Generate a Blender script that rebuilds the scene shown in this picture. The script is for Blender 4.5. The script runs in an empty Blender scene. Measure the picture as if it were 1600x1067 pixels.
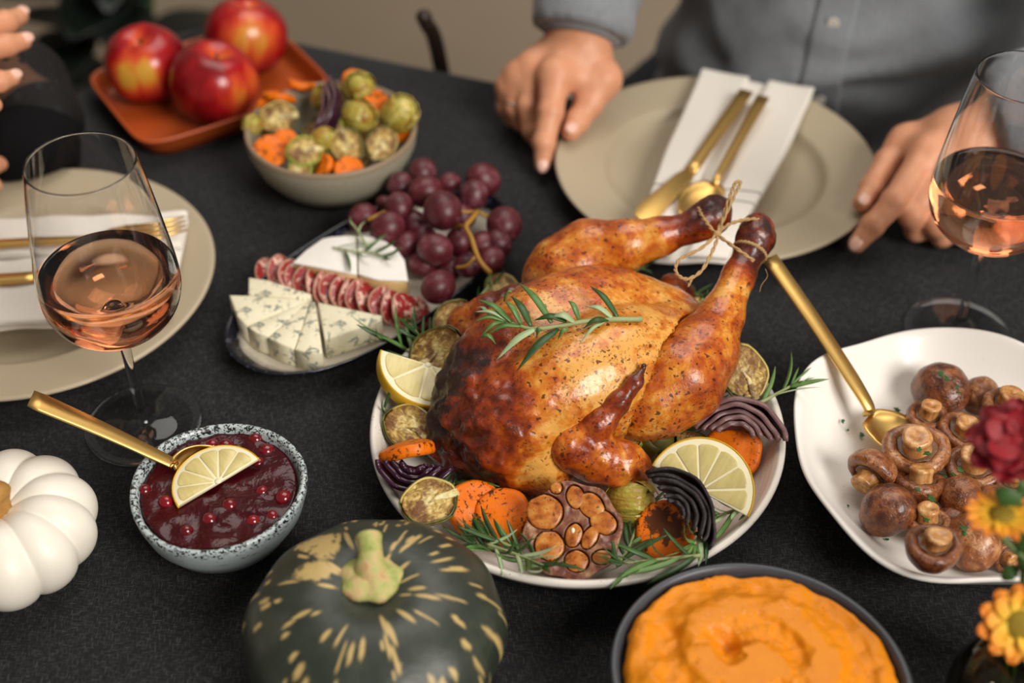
import bpy, bmesh, math, random
import numpy as np
from mathutils import Vector, Matrix, Euler

# ------------------------------------------------------------------ camera, world, lights, exposure
SC = bpy.context.scene
COL = SC.collection
TZ = 0.75                                  # height of the table top
CAM_H, PITCH, FOC = 1.47, math.radians(42.0), 50.0
cam_d = bpy.data.cameras.new('camera')
cam = bpy.data.objects.new('camera', cam_d)
COL.objects.link(cam)
cam.location = (0, 0, CAM_H)
cam.rotation_euler = (math.pi / 2 - PITCH, 0, 0)
cam_d.lens, cam_d.sensor_width = FOC, 36.0
cam_d.clip_start, cam_d.clip_end = 0.05, 40
cam_d.dof.use_dof = True
cam_d.dof.focus_distance = 0.925
cam_d.dof.aperture_fstop = 3.2
SC.camera = cam

SC.view_settings.view_transform = 'Standard'
SC.view_settings.look = 'None'
SC.view_settings.gamma = 1.0
SC.view_settings.use_curve_mapping = False
SC.view_settings.exposure = 0.0

world = bpy.data.worlds.new('room_light')
SC.world = world
world.use_nodes = True
_bg = world.node_tree.nodes['Background']
_bg.inputs['Color'].default_value = (1.0, 0.93, 0.86, 1)
_bg.inputs['Strength'].default_value = 0.21


def area(name, loc, target, sx, sy, power, color):
    d = bpy.data.lights.new(name, 'AREA')
    d.shape = 'RECTANGLE'
    d.size, d.size_y, d.energy, d.color = sx, sy, power, color
    o = bpy.data.objects.new(name, d)
    COL.objects.link(o)
    o.location = loc
    v = Vector(target) - Vector(loc)
    o.rotation_euler = v.to_track_quat('-Z', 'Y').to_euler()
    return o


area('window_light', (2.5, -2.0, 3.7), (0.05, 0.85, 0.75), 2.0, 2.0, 215, (1.0, 0.955, 0.89))
area('overhead_fill', (0.3, 1.7, 2.75), (0.1, 1.0, 0.75), 1.6, 1.6, 26, (1.0, 0.95, 0.88))  # added soft fill from above, brightens the far side; no lamp hangs there

# ------------------------------------------------------------------ helpers
F_PX = FOC / 36.0 * 1600.0
_FW = np.array([0, math.cos(PITCH), -math.sin(PITCH)])
_UP = np.array([0, math.sin(PITCH), math.cos(PITCH)])
_RT = np.array([1.0, 0, 0])


def A(px, py, z=0.0):
    """The point z above the table top that the photograph shows at pixel (px, py); z counts from the table top."""
    d = _FW + _RT * ((px - 800) / F_PX) + _UP * ((533.5 - py) / F_PX)
    t = (TZ + z - CAM_H) / d[2]
    p = d * t
    return np.array([p[0], p[1], z])


def link(o, parent=None):
    COL.objects.link(o)
    if parent is not None:
        o.parent = parent
    return o


def tag(o, label=None, cat=None, group=None, kind=None):
    if label: o['label'] = label
    if cat: o['category'] = cat
    if group: o['group'] = group
    if kind: o['kind'] = kind
    return o


def thing(name, label, cat, c=(0, 0, 0), rot=(0, 0, 0), group=None):
    """An Empty at the thing's base (table coordinates) that parents its parts."""
    o = bpy.data.objects.new(name, None)
    o.empty_display_size = 0.02
    link(o)
    o.location = (c[0], c[1], c[2] + TZ)
    o.rotation_euler = rot
    return tag(o, label, cat, group)


def mk(name, vf, mat, parent=None, off=None, smooth=True, attrs=None):
    """A mesh object from (verts, faces); off is subtracted from the vertices (absolute table coordinates -> the parent's)."""
    v, f = vf
    v = np.asarray(v, dtype=float)
    if off is not None:
        v = v - np.asarray(off, dtype=float)
    me = bpy.data.meshes.new(name)
    if isinstance(f, np.ndarray):
        nq, k = f.shape
        me.vertices.add(len(v))
        me.vertices.foreach_set('co', v.astype(np.float32).ravel())
        me.loops.add(nq * k)
        me.loops.foreach_set('vertex_index', f.astype(np.int32).ravel())
        me.polygons.add(nq)
        me.polygons.foreach_set('loop_start', np.arange(0, nq * k, k, dtype=np.int32))
        me.update(calc_edges=True)
    else:
        me.from_pydata([tuple(x) for x in v], [], f)
        me.update()
    if smooth:
        me.polygons.foreach_set('use_smooth', np.ones(len(me.polygons), dtype=bool))
    for an, av in (attrs or {}).items():
        a = me.attributes.new(an, 'FLOAT', 'POINT')
        a.data.foreach_set('value', np.asarray(av, dtype=np.float32))
    for m in (mat if isinstance(mat, (list, tuple)) else [mat]):
        me.materials.append(m)
    o = bpy.data.objects.new(name, me)
    link(o, parent)
    return o


def solo(name, vf, mat, label, cat, c=(0, 0, 0), group=None, **k):
    """A thing that is one mesh."""
    o = mk(name, vf, mat, None, off=c, **k)
    o.location = (c[0], c[1], c[2] + TZ)
    return tag(o, label, cat, group)


def dup(root, loc=None, rot=None, scale=None, label=None, group=None):
    r = root.copy()
    link(r)
    if loc is not None: r.location = (loc[0], loc[1], loc[2] + TZ)
    if rot is not None: r.rotation_euler = rot
    if scale is not None: r.scale = (scale,) * 3 if np.isscalar(scale) else scale
    if label: r['label'] = label
    if group: r['group'] = group
    for ch in list(root.children):
        c = ch.copy(); link(c, r)
        for g in list(ch.children):
            d = g.copy(); link(d, c)
    return r


def put(o, loc, rot=(0, 0, 0), scale=None):
    o.location = (loc[0], loc[1], loc[2] + TZ)
    o.rotation_euler = rot
    if scale is not None: o.scale = (scale,) * 3 if np.isscalar(scale) else scale
    return o


# ---- noise
def _hash(i, j, k, s):
    n = (i * 374761393 + j * 668265263 + k * 2147483647 + s * 1274126177) & 0xFFFFFFFF
    n = ((n ^ (n >> 13)) * 1274126177) & 0xFFFFFFFF
    return ((n ^ (n >> 16)) & 0xFFFF) / 65535.0


def vnoise(P, scale, seed=0):
    """Value noise in 0..1 at points P (N,3)."""
    q = np.asarray(P, dtype=np.float64) * scale + 100.0
    i = np.floor(q).astype(np.int64)
    f = q - i
    f = f * f * (3 - 2 * f)
    out = 0
    for a in (0, 1):
        for b in (0, 1):
            for c in (0, 1):
                w = (f[:, 0] if a else 1 - f[:, 0]) * (f[:, 1] if b else 1 - f[:, 1]) * (f[:, 2] if c else 1 - f[:, 2])
                out = out + w * _hash(i[:, 0] + a, i[:, 1] + b, i[:, 2] + c, seed)
    return out


def fbm(P, scale, seed=0, octs=3):
    s, amp, tot = 0, 1.0, 0
    for o in range(octs):
        s = s + amp * vnoise(P, scale * 2 ** o, seed + o)
        tot += amp
        amp *= 0.5
    return s / tot


# ---- signed distance modelling: one continuous skin for bodies, hands, food
def d_ell(P, c, r, R=None):
    q = P - np.asarray(c)
    if R is not None:
        q = q @ R                       # columns of R are the ellipsoid's axes
    r = np.asarray(r, dtype=float)
    k0 = np.linalg.norm(q / r, axis=1)
    k1 = np.linalg.norm(q / (r * r), axis=1) + 1e-9
    return k0 * (k0 - 1.0) / k1


def d_cone(P, a, b, ra, rb):
    a, b = np.asarray(a, float), np.asarray(b, float)
    ab = b - a
    t = np.clip(((P - a) @ ab) / (ab @ ab + 1e-12), 0, 1)
    return np.linalg.norm(P - a - t[:, None] * ab, axis=1) - (ra + (rb - ra) * t)


def smin(a, b, k):
    if k <= 0: return np.minimum(a, b)
    h = np.clip(0.5 + 0.5 * (b - a) / k, 0, 1)
    return b + (a - b) * h - k * h * (1 - h)


def d_chain(P, pts, k=0.006):
    """pts: (x, y, z, r) ..."""
    d = None
    for p, q in zip(pts[:-1], pts[1:]):
        e = d_cone(P, p[:3], q[:3], p[3], q[3])
        d = e if d is None else smin(d, e, k)
    return d


def PX(*ps):
    """(px, py, z, r) pixel joints -> (x, y, z, r) joints."""
    return [tuple(A(p[0], p[1], p[2])) + (p[3],) for p in ps]


def surf(fn, lo, hi, h):
    """Surface nets of fn(P) = 0 over the box lo..hi with cell size h: (verts, quads)."""
    lo, hi = np.asarray(lo, float), np.asarray(hi, float)
    n = np.ceil((hi - lo) / h).astype(int) + 1
    ax = [lo[i] + h * np.arange(n[i]) for i in range(3)]
    G = np.stack(np.meshgrid(*ax, indexing='ij'), -1).reshape(-1, 3)
    Fv = np.empty(len(G))
    for s in range(0, len(G), 400000):
        Fv[s:s + 400000] = fn(G[s:s + 400000])
    Fv = Fv.reshape(n)
    S = Fv < 0
    cs = [(a, b, c) for a in (0, 1) for b in (0, 1) for c in (0, 1)]
    sl = lambda c: tuple(slice(c[i], n[i] - 1 + c[i]) for i in range(3))
    cnt = sum(S[sl(c)].astype(np.int8) for c in cs)
    act = (cnt > 0) & (cnt < 8)
    I = np.argwhere(act)
    idx = -np.ones(act.shape, dtype=np.int64)
    idx[act] = np.arange(len(I))
    pos, num = np.zeros((len(I), 3)), np.zeros(len(I))
    for c in cs:
        for ax_ in range(3):
            if c[ax_]: continue
            d = list(c); d[ax_] = 1
            fa = Fv[I[:, 0] + c[0], I[:, 1] + c[1], I[:, 2] + c[2]]
            fb = Fv[I[:, 0] + d[0], I[:, 1] + d[1], I[:, 2] + d[2]]
            m = (fa < 0) != (fb < 0)
            t = np.where(m, fa / np.where(m, fa - fb, 1), 0)
            p = np.array(c, float)[None, :] + t[:, None] * (np.array(d) - np.array(c))[None, :]
            pos += p * m[:, None]
            num += m
    V = lo + h * (I + pos / num[:, None])
    Q = []
    for a in range(3):
        b, c = (a + 1) % 3, (a + 2) % 3
        d0 = [slice(None)] * 3; d1 = [slice(None)] * 3
        d0[a] = slice(0, n[a] - 1); d1[a] = slice(1, n[a])
        E = S[tuple(d0)] != S[tuple(d1)]
        J = np.argwhere(E)
        ok = (J[:, b] >= 1) & (J[:, c] >= 1) & (J[:, b] < n[b] - 1) & (J[:, c] < n[c] - 1)
        J = J[ok]
        ins = S[J[:, 0], J[:, 1], J[:, 2]]

        def cell(db, dc):
            K = J.copy(); K[:, b] -= db; K[:, c] -= dc
            return idx[K[:, 0], K[:, 1], K[:, 2]]
        q = np.stack([cell(1, 1), cell(0, 1), cell(0, 0), cell(1, 0)], 1)
        q[~ins] = q[~ins][:, ::-1]
        Q.append(q)
    return V, np.concatenate(Q)


# ---- plain shape generators: each returns (verts, faces)
def lathe(prof, n=64, mod=None, cap0=True, cap1=True):
    """Profile [(r, z)] turned about z; mod(r, z, th) -> (x, y, z)."""
    v, f = [], []
    m = len(prof)
    for r, z in prof:
        for i in range(n):
            th = 2 * math.pi * i / n
            v.append(mod(r, z, th) if mod else (r * math.cos(th), r * math.sin(th), z))
    for j in range(m - 1):
        for i in range(n):
            a, b = j * n + i, j * n + (i + 1) % n
            f.append((a, b, b + n, a + n))
    if cap0: f.append(tuple(range(n - 1, -1, -1)))
    if cap1: f.append(tuple(range((m - 1) * n, m * n)))
    return v, f


def tube(pts, rad, n=8, flat=None, up=(0, 0, 1)):
    """A tube (or, with flat = (w, t) factors, a band) through pts; rad: one radius or one per point. Ends closed."""
    P = [Vector(p) for p in pts]
    R = rad if isinstance(rad, (list, tuple, np.ndarray)) else [rad] * len(P)
    fw, ft = flat or (1, 1)
    v, f = [], []
    U = Vector(up)
    for i, p in enumerate(P):
        t = (P[min(i + 1, len(P) - 1)] - P[max(i - 1, 0)]).normalized()
        s = t.cross(U)
        if s.length < 1e-4: s = t.cross(Vector((1, 0, 0.01)))
        s.normalize()
        u = s.cross(t).normalized()
        for k in range(n):
            a = 2 * math.pi * k / n
            v.append(tuple(p + s * (math.cos(a) * R[i] * fw) + u * (math.sin(a) * R[i] * ft)))
    for i in range(len(P) - 1):
        for k in range(n):
            a, b = i * n + k, i * n + (k + 1) % n
            f.append((a, b, b + n, a + n))
    f.append(tuple(range(n - 1, -1, -1)))
    f.append(tuple(range((len(P) - 1) * n, len(P) * n)))
    return v, f


def smooth_path(pts, n=6):
    """Catmull-Rom through pts."""
    P = [np.asarray(p, float) for p in pts]
    P = [2 * P[0] - P[1]] + P + [2 * P[-1] - P[-2]]
    out = []
    for i in range(1, len(P) - 2):
        for k in range(n):
            t = k / n
            a, b, c, d = P[i - 1], P[i], P[i + 1], P[i + 2]
            out.append(0.5 * (2 * b + (c - a) * t + (2 * a - 5 * b + 4 * c - d) * t * t + (3 * b - a - 3 * c + d) * t ** 3))
    out.append(P[-2])
    return out


def prism(poly, z0, z1, bev=0.001):
    """A slab over polygon poly [(x, y)], z0..z1, rounded edges."""
    P = np.asarray(poly, float)[:, :2]
    if np.cross(P[1] - P[0], P[2] - P[1]) < 0: P = P[::-1]
    n = len(P)
    c = P.mean(0)
    N = []
    for i in range(n):
        a, b = P[i] - P[i - 1], P[(i + 1) % n] - P[i]
        na, nb = np.array([a[1], -a[0]]), np.array([b[1], -b[0]])
        na, nb = na / (np.linalg.norm(na) + 1e-9), nb / (np.linalg.norm(nb) + 1e-9)
        m = na + nb
        N.append(m / max(0.35, (1 + na @ nb)))
    N = np.array(N)
    rings = [(-bev, z0), (-.3 * bev, z0 + .3 * bev), (0, z0 + bev), (0, z1 - bev), (-.3 * bev, z1 - .3 * bev), (-bev, z1)]
    v, f = [], []
    for o, z in rings:
        for q in P + N * o: v.append((q[0], q[1], z))
    for j in range(len(rings) - 1):
        for i in range(n):
            a, b = j * n + i, j * n + (i + 1) % n
            f.append((a, b, b + n, a + n))
    f.append(tuple(range(n - 1, -1, -1)))
    f.append(tuple(range((len(rings) - 1) * n, len(rings) * n)))
    return v, f


def join(*vfs):
    v, f = [], []
    for a, b in vfs:
        o = len(v)
        v.extend([tuple(x) for x in a])
        f.extend([tuple(int(i) + o for i in q) for q in b])
    return v, f


def xf(vf, loc=(0, 0, 0), rot=(0, 0, 0), sc=(1, 1, 1)):
    M = Matrix.LocRotScale(Vector(loc), Euler(rot), Vector(sc))
    return [tuple(M @ Vector(p)) for p in vf[0]], vf[1]


def blob(r, n=24, m=16, fn=None):
    """A UV ellipsoid with radii r; fn(unit dir) -> radius factor."""
    v, f = [], []
    for j in range(m + 1):
        ph = -math.pi / 2 + math.pi * j / m
        for i in range(n):
            th = 2 * math.pi * i / n
            d = (math.cos(ph) * math.cos(th), math.cos(ph) * math.sin(th), math.sin(ph))
            k = fn(d) if fn else 1
            v.append((d[0] * r[0] * k, d[1] * r[1] * k, d[2] * r[2] * k))
    for j in range(m):
        for i in range(n):
            a, b = j * n + i, j * n + (i + 1) % n
            f.append((a, b, b + n, a + n))
    return v, f


def sheet(fn, nu, nv, thick=0.0):
    """Grid surface fn(u, v), u, v in 0..1; thick > 0 closes it into a slab below."""
    v, f = [], []
    for i in range(nu + 1):
        for j in range(nv + 1): v.append(tuple(fn(i / nu, j / nv)))
    w = nv + 1
    for i in range(nu):
        for j in range(nv): f.append((i * w + j, (i + 1) * w + j, (i + 1) * w + j + 1, i * w + j + 1))
    if thick:
        o = len(v)
        v += [(x, y, z - thick) for x, y, z in v]
        f += [tuple(q + o for q in reversed(p)) for p in list(f)]
        for i in range(nu):
            for a, b in ((i * w, (i + 1) * w), ((i + 1) * w + nv, i * w + nv)): f.append((b, a, a + o, b + o))
        for j in range(nv):
            for a, b in ((j + 1, j), (nu * w + j, nu * w + j + 1)): f.append((b, a, a + o, b + o))
    return v, f

# ------------------------------------------------------------------ materials
def lin(*c):
    """sRGB 0..255 -> linear rgba"""
    return tuple(((x / 255) / 12.92 if x / 255 <= .04045 else ((x / 255 + .055) / 1.055) ** 2.4) for x in c) + (1.0,)


class NB:
    """Small wrapper that builds a Principled material."""

    def __init__(s, name, col=None, rough=.5, metal=0, spec=.5, **k):
        s.m = bpy.data.materials.new(name)
        s.m.use_nodes = True
        s.t = s.m.node_tree
        s.p = s.t.nodes['Principled BSDF']
        s.p.inputs['Roughness'].default_value = rough
        s.p.inputs['Metallic'].default_value = metal
        s.p.inputs['Specular IOR Level'].default_value = spec
        if col: s.p.inputs['Base Color'].default_value = col
        for a, b in k.items(): s.set(a.replace('_', ' '), b)
        s._tc = None

    def set(s, a, b):
        i = s.p.inputs[a]
        if hasattr(b, 'is_output'): s.t.links.new(b, i)
        else: i.default_value = b
        return s

    def L(s, a, i):
        if hasattr(a, 'is_output'): s.t.links.new(a, i)
        else: i.default_value = a

    def n(s, typ, **k):
        x = s.t.nodes.new(typ)
        for a, b in k.items(): setattr(x, a, b)
        return x

    def co(s, kind='Object'):
        if s._tc is None: s._tc = s.n('ShaderNodeTexCoord')
        return s._tc.outputs[kind]

    def mapped(s, loc=(0, 0, 0), rot=(0, 0, 0), sc=(1, 1, 1), src=None):
        x = s.n('ShaderNodeMapping')
        x.inputs['Location'].default_value = loc
        x.inputs['Rotation'].default_value = rot
        x.inputs['Scale'].default_value = sc
        s.L(src or s.co(), x.inputs['Vector'])
        return x.outputs[0]

    def noise(s, scale, detail=3, rough=.55, vec=None, dist=0, w=None):
        x = s.n('ShaderNodeTexNoise')
        if w is not None:
            x.noise_dimensions = '4D'
            s.L(w, x.inputs['W'])
        s.L(vec or s.co(), x.inputs['Vector'])
        x.inputs['Scale'].default_value = scale
        x.inputs['Detail'].default_value = detail
        x.inputs['Roughness'].default_value = rough
        x.inputs['Distortion'].default_value = dist
        return x.outputs['Fac']

    def voro(s, scale, feature='F1', vec=None, out='Distance', rnd=1.0):
        x = s.n('ShaderNodeTexVoronoi', feature=feature)
        s.L(vec or s.co(), x.inputs['Vector'])
        x.inputs['Scale'].default_value = scale
        x.inputs['Randomness'].default_value = rnd
        return x.outputs[out]

    def wave(s, scale, dist=0, detail=2, dscale=1, vec=None, typ='BANDS', d='X', prof='SIN'):
        x = s.n('ShaderNodeTexWave', wave_type=typ, wave_profile=prof)
        if typ == 'BANDS': x.bands_direction = d
        else: x.rings_direction = d
        s.L(vec or s.co(), x.inputs['Vector'])
        x.inputs['Scale'].default_value = scale
        x.inputs['Distortion'].default_value = dist
        x.inputs['Detail'].default_value = detail
        x.inputs['Detail Scale'].default_value = dscale
        return x.outputs['Fac']

    def ramp(s, fac, stops, interp='LINEAR'):
        x = s.n('ShaderNodeValToRGB')
        x.color_ramp.interpolation = interp
        e = x.color_ramp.elements
        while len(e) < len(stops): e.new(0.5)
        for i, (p, c) in enumerate(stops):
            e[i].position = p
            e[i].color = c if not np.isscalar(c) else (c, c, c, 1)
        s.L(fac, x.inputs[0])
        return x.outputs[0]

    def step(s, fac, a, b):
        x = s.n('ShaderNodeMapRange')
        x.clamp = True
        s.L(fac, x.inputs[0])
        x.inputs[1].default_value, x.inputs[2].default_value = a, b
        return x.outputs[0]

    def mix(s, fac, a, b, mode='MIX'):
        x = s.n('ShaderNodeMix', data_type='RGBA', blend_type=mode)
        s.L(fac, x.inputs[0]); s.L(a, x.inputs[6]); s.L(b, x.inputs[7])
        return x.outputs[2]

    def math(s, op, a, b=0.0, c=0.0):
        x = s.n('ShaderNodeMath', operation=op)
        s.L(a, x.inputs[0]); s.L(b, x.inputs[1]); s.L(c, x.inputs[2])
        return x.outputs[0]

    def attr(s, name):
        return s.n('ShaderNodeAttribute', attribute_name=name).outputs['Fac']

    def xyz(s, i, src=None):
        x = s.n('ShaderNodeSeparateXYZ')
        s.L(src or s.co(), x.inputs[0])
        return x.outputs[i]

    def rnd(s):
        return s.n('ShaderNodeObjectInfo').outputs['Random']

    def bump(s, h, strength=.3, dist=.001, chain=None):
        x = s.n('ShaderNodeBump')
        x.inputs['Strength'].default_value = strength
        x.inputs['Distance'].default_value = dist
        s.L(h, x.inputs['Height'])
        if chain is not None: s.L(chain, x.inputs['Normal'])
        s.L(x.outputs[0], s.p.inputs['Normal'])
        return x.outputs[0]

    def base(s, c):
        return s.set('Base Color', c)


def simple(name, c, rough=.5, metal=0, spec=.5, var=None, vs=40, bump=None, bs=200, **k):
    """Flat colour with an optional noise variation towards var and a noise bump."""
    b = NB(name, c, rough, metal, spec, **k)
    if var: b.base(b.mix(b.noise(vs), c, var))
    if bump: b.bump(b.noise(bs, 4), bump, .001)
    return b.m


MT = {}


def build_materials():
    # table linen
    b = NB('charcoal linen', rough=.92, spec=.25)
    th1 = b.noise(1.0, 2, vec=b.mapped(sc=(1900, 160, 1), rot=(0, 0, .35)))
    th2 = b.noise(1.0, 2, vec=b.mapped(sc=(160, 1900, 1), rot=(0, 0, .35)))
    tw = b.math('MAXIMUM', th1, th2)
    big = b.noise(9, 3)
    c = b.ramp(tw, [(.40, lin(11, 11, 13)), (.56, lin(25, 25, 27)), (.72, lin(78, 77, 76))])
    b.base(b.mix(b.math('MULTIPLY', b.step(big, .3, .75), .35), c, lin(23, 23, 25)))
    b.set('Sheen Weight', .06)
    b.bump(tw, .5, .0006)
    MT['cloth'] = b.m
    # floor
    b = NB('beige floor', rough=.75)
    b.base(b.mix(b.noise(3), lin(160, 143, 122), lin(150, 134, 114)))
    MT['floor'] = b.m
    MT['wall'] = simple('warm white wall', lin(196, 186, 172), .9, var=lin(186, 176, 162), vs=2)
    MT['dark_wood'] = simple('dark brown wood', lin(48, 32, 22), .5, var=lin(30, 20, 14), vs=20)
    # crockery
    MT['taupe'] = simple('taupe glazed stoneware', lin(184, 169, 142), .38, var=lin(172, 157, 132), vs=12, bump=.04)
    b = NB('white speckled stoneware', rough=.33)
    sp = b.math('LESS_THAN', b.voro(260), .13)
    sp2 = b.math('MULTIPLY', sp, b.step(b.noise(45), .5, .6))
    base = b.mix(b.noise(14), lin(226, 219, 208), lin(214, 206, 194))
    b.base(b.mix(b.math('MULTIPLY', sp2, .65), base, lin(120, 96, 72)))
    b.bump(b.wave(110, .6, 1, 2, typ='RINGS', d='Z'), .12, .0006)
    MT['platter'] = b.m
    b = NB('white glazed dish', rough=.25)
    sp = b.math('MULTIPLY', b.math('LESS_THAN', b.voro(190), .1), b.step(b.noise(30), .52, .6))
    b.base(b.mix(b.math('MULTIPLY', sp, .3), lin(240, 235, 227), lin(150, 140, 120)))
    b.bump(b.noise(60, 3), .06, .001)
    MT['white_dish'] = b.m
    b = NB('pale blue speckled glaze', rough=.28)
    z = b.xyz(2)
    rim = b.step(z, .0365, .049)
    n1 = b.noise(420, 3, .7)
    n2 = b.noise(60, 4, .6, vec=b.mapped(sc=(1, 1, 5)))
    spots = b.step(b.math('ADD', n1, b.math('MULTIPLY', rim, .16)), .66, .70)
    streak = b.math('MULTIPLY', b.step(n2, .60, .66), b.step(n1, .42, .52))
    sm = b.math('MAXIMUM', b.math('MULTIPLY', spots, b.step(rim, .35, .6)), b.math('MULTIPLY', streak, .8))
    b.base(b.mix(sm, b.mix(b.noise(30), lin(196, 206, 205), lin(168, 180, 182)), lin(26, 30, 32)))
    MT['blue_bowl'] = b.m
    b = NB('grey green stoneware', rough=.5)
    sp = b.step(b.noise(500, 3, .7), .58, .72)
    b.base(b.mix(sp, b.mix(b.step(b.xyz(2), .05, .0565), lin(158, 152, 132), lin(140, 118, 94)), lin(112, 106, 90)))
    MT['grey_bowl'] = b.m
    MT['slate'] = simple('slate grey stoneware', lin(70, 73, 78), .38, var=lin(58, 60, 66), vs=40, bump=.08)
    MT['terracotta'] = simple('terracotta', lin(180, 80, 30), .42, var=lin(162, 68, 24), vs=15, bump=.05)
    b = NB('dark blue glazed rim plate', rough=.16)
    z = b.xyz(2)
    e = b.math('ADD', z, b.math('MULTIPLY', b.noise(70, 4), .005))
    b.base(b.mix(b.step(e, .0128, .0172), b.mix(b.noise(60), lin(214, 204, 186), lin(190, 182, 166)), b.mix(b.step(b.noise(220), .55, .72), lin(15, 17, 26), lin(74, 78, 92))))
    MT['cheese_plate'] = b.m
    # metal
    b = NB('brushed gold', lin(226, 184, 108), .38, 1.0)
    b.bump(b.noise(300, 2, vec=b.mapped(sc=(.2, 4, 4))), .06, .0003)
    MT['gold'] = b.m
    MT['silver'] = NB('polished silver', lin(215, 212, 206), .18, 1.0).m
    # linen napkin
    for nm, stripe in (('napkin', True), ('napkin_plain', False)):
        b = NB('white linen ' + nm, rough=.9, spec=.2)
        c = b.mix(b.noise(700, 2), lin(236, 229, 218), lin(222, 214, 203))
        if stripe:
            v = b.attr('stripe')
            s1 = b.math('LESS_THAN', b.math('ABSOLUTE', b.math('SUBTRACT', v, .0)), .0011)
            s2 = b.math('LESS_THAN', b.math('ABSOLUTE', b.math('SUBTRACT', v, .0165)), .0011)
            c = b.mix(b.math('MULTIPLY', b.math('MAXIMUM', s1, s2), .75), c, lin(74, 74, 78))
        b.base(c)
        b.bump(b.noise(900, 2), .2, .0005)
        MT[nm] = b.m
    # glass, wine
    def glass(name, col, ior, rough=0.0):
        m = bpy.data.materials.new(name); m.use_nodes = True
        t = m.node_tree; t.nodes.remove(t.nodes['Principled BSDF'])
        g = t.nodes.new('ShaderNodeBsdfGlass')
        g.inputs['Color'].default_value = col; g.inputs['IOR'].default_value = ior; g.inputs['Roughness'].default_value = rough
        t.links.new(g.outputs[0], t.nodes['Material Output'].inputs['Surface'])
        return m
    MT['glass'] = glass('clear glass', (1, 1, 1, 1), 1.45)
    m = glass('rose wine', (1, .93, .88, 1), 1.34)
    va = m.node_tree.nodes.new('ShaderNodeVolumeAbsorption')
    va.inputs['Color'].default_value = (1.0, .54, .18, 1); va.inputs['Density'].default_value = 17
    m.node_tree.links.new(va.outputs[0], m.node_tree.nodes['Material Output'].inputs['Volume'])
    MT['wine'] = m
    m = glass('olive glass', (.98, .96, .9, 1), 1.45)
    va = m.node_tree.nodes.new('ShaderNodeVolumeAbsorption')
    va.inputs['Color'].default_value = (.44, .40, .26, 1); va.inputs['Density'].default_value = 400
    m.node_tree.links.new(va.outputs[0], m.node_tree.nodes['Material Output'].inputs['Volume'])
    MT['olive_glass'] = m
    MT['water'] = glass('water', (.97, .98, .95, 1), 1.33)

    # roast skin
    b = NB('roast chicken skin', spec=.5)
    P = b.co()
    br = b.attr('brown')
    n1 = b.noise(38, 5, .62, dist=.6)
    n2 = b.noise(130, 4, .6)
    t = b.math('ADD', b.math('ADD', b.math('MULTIPLY', br, .74), .045), b.math('MULTIPLY', b.math('SUBTRACT', n1, .5), 1.25))
    t = b.math('ADD', t, b.math('MULTIPLY', b.math('SUBTRACT', n2, .5), .60))
    col = b.ramp(t, [(0.0, lin(226, 164, 78)), (.10, lin(212, 132, 40)), (.26, lin(186, 88, 16)), (.46, lin(140, 50, 8)), (.70, lin(78, 24, 8)), (.95, lin(28, 12, 8))])
    # char and spice specks
    ch = b.attr('char')
    patch = b.noise(55, 5, .7)
    cm = b.step(b.math('ADD', patch, b.math('MULTIPLY', ch, .62)), .82, .94)
    wob = b.n('ShaderNodeVectorMath', operation='ADD')
    nz = b.n('ShaderNodeTexNoise'); b.L(b.co(), nz.inputs['Vector']); nz.inputs['Scale'].default_value = 260
    vs_ = b.n('ShaderNodeVectorMath', operation='SCALE'); b.L(nz.outputs['Color'], vs_.inputs[0]); vs_.inputs['Scale'].default_value = .006
    b.L(b.co(), wob.inputs[0]); b.L(vs_.outputs[0], wob.inputs[1])
    sp = b.math('LESS_THAN', b.voro(330, vec=wob.outputs[0]), .27)
    sp = b.math('MULTIPLY', sp, b.step(b.noise(38, 4, .65), .44, .58))
    sp2 = b.math('MULTIPLY', b.math('LESS_THAN', b.voro(150, vec=wob.outputs[0]), .20), b.step(b.noise(24, 2), .36, .50))
    grain = b.math('MULTIPLY', b.step(b.noise(420, 3, .7), .56, .66), b.step(b.noise(34, 4, .65, vec=b.mapped(loc=(1, 2, 3))), .47, .57))
    sp = b.math('MAXIMUM', sp, b.math('MAXIMUM', sp2, b.math('MULTIPLY', grain, .85)))
    col = b.mix(b.math('MULTIPLY', sp, .85), col, lin(70, 24, 8))
    col = b.mix(b.math('MULTIPLY', cm, .9), col, lin(30, 16, 11))
    b.base(col)
    b.set('Roughness', b.math('ADD', b.math('MULTIPLY', b.noise(60, 3), .22), b.math('ADD', .18, b.math('MULTIPLY', cm, .3))))
    b.set('Subsurface Weight', .05); b.set('Subsurface Radius', (.006, .003, .0012)); b.set('Subsurface Scale', .6)
    b.set('Coat Weight', .30); b.set('Coat Roughness', .14)
    h1 = b.bump(b.noise(120, 5, .6), .35, .0018)
    h2 = b.bump(b.noise(520, 3, .6), .25, .0007, h1)
    b.bump(b.math('MAXIMUM', sp, cm), .45, .0006, h2)
    MT['skin_roast'] = b.m

    # rosemary
    for nm, c1, c2 in (('leaf', lin(54, 96, 34), lin(118, 152, 84)), ('leaf_dark', lin(28, 56, 22), lin(66, 100, 46)), ('leaf_pale', lin(140, 166, 112), lin(182, 198, 156))):
        b = NB('rosemary ' + nm, rough=.42)
        b.base(b.mix(b.math('ADD', b.math('MULTIPLY', b.noise(120, 2), .6), b.math('MULTIPLY', b.rnd(), .4)), c1, c2))
        MT[nm] = b.m
    MT['twig'] = simple('green brown twig', lin(164, 176, 122), .6, var=lin(132, 136, 84), vs=90)
    MT['parsley'] = simple('parsley', lin(26, 70, 26), .5, var=lin(48, 100, 36), vs=400)
    # lemon
    b = NB('lemon rind', rough=.38, spec=.5)
    b.base(b.mix(b.noise(50), lin(246, 200, 48), lin(232, 176, 28))); b.bump(b.voro(900), .2, .0004)
    MT['rind'] = b.m
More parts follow.
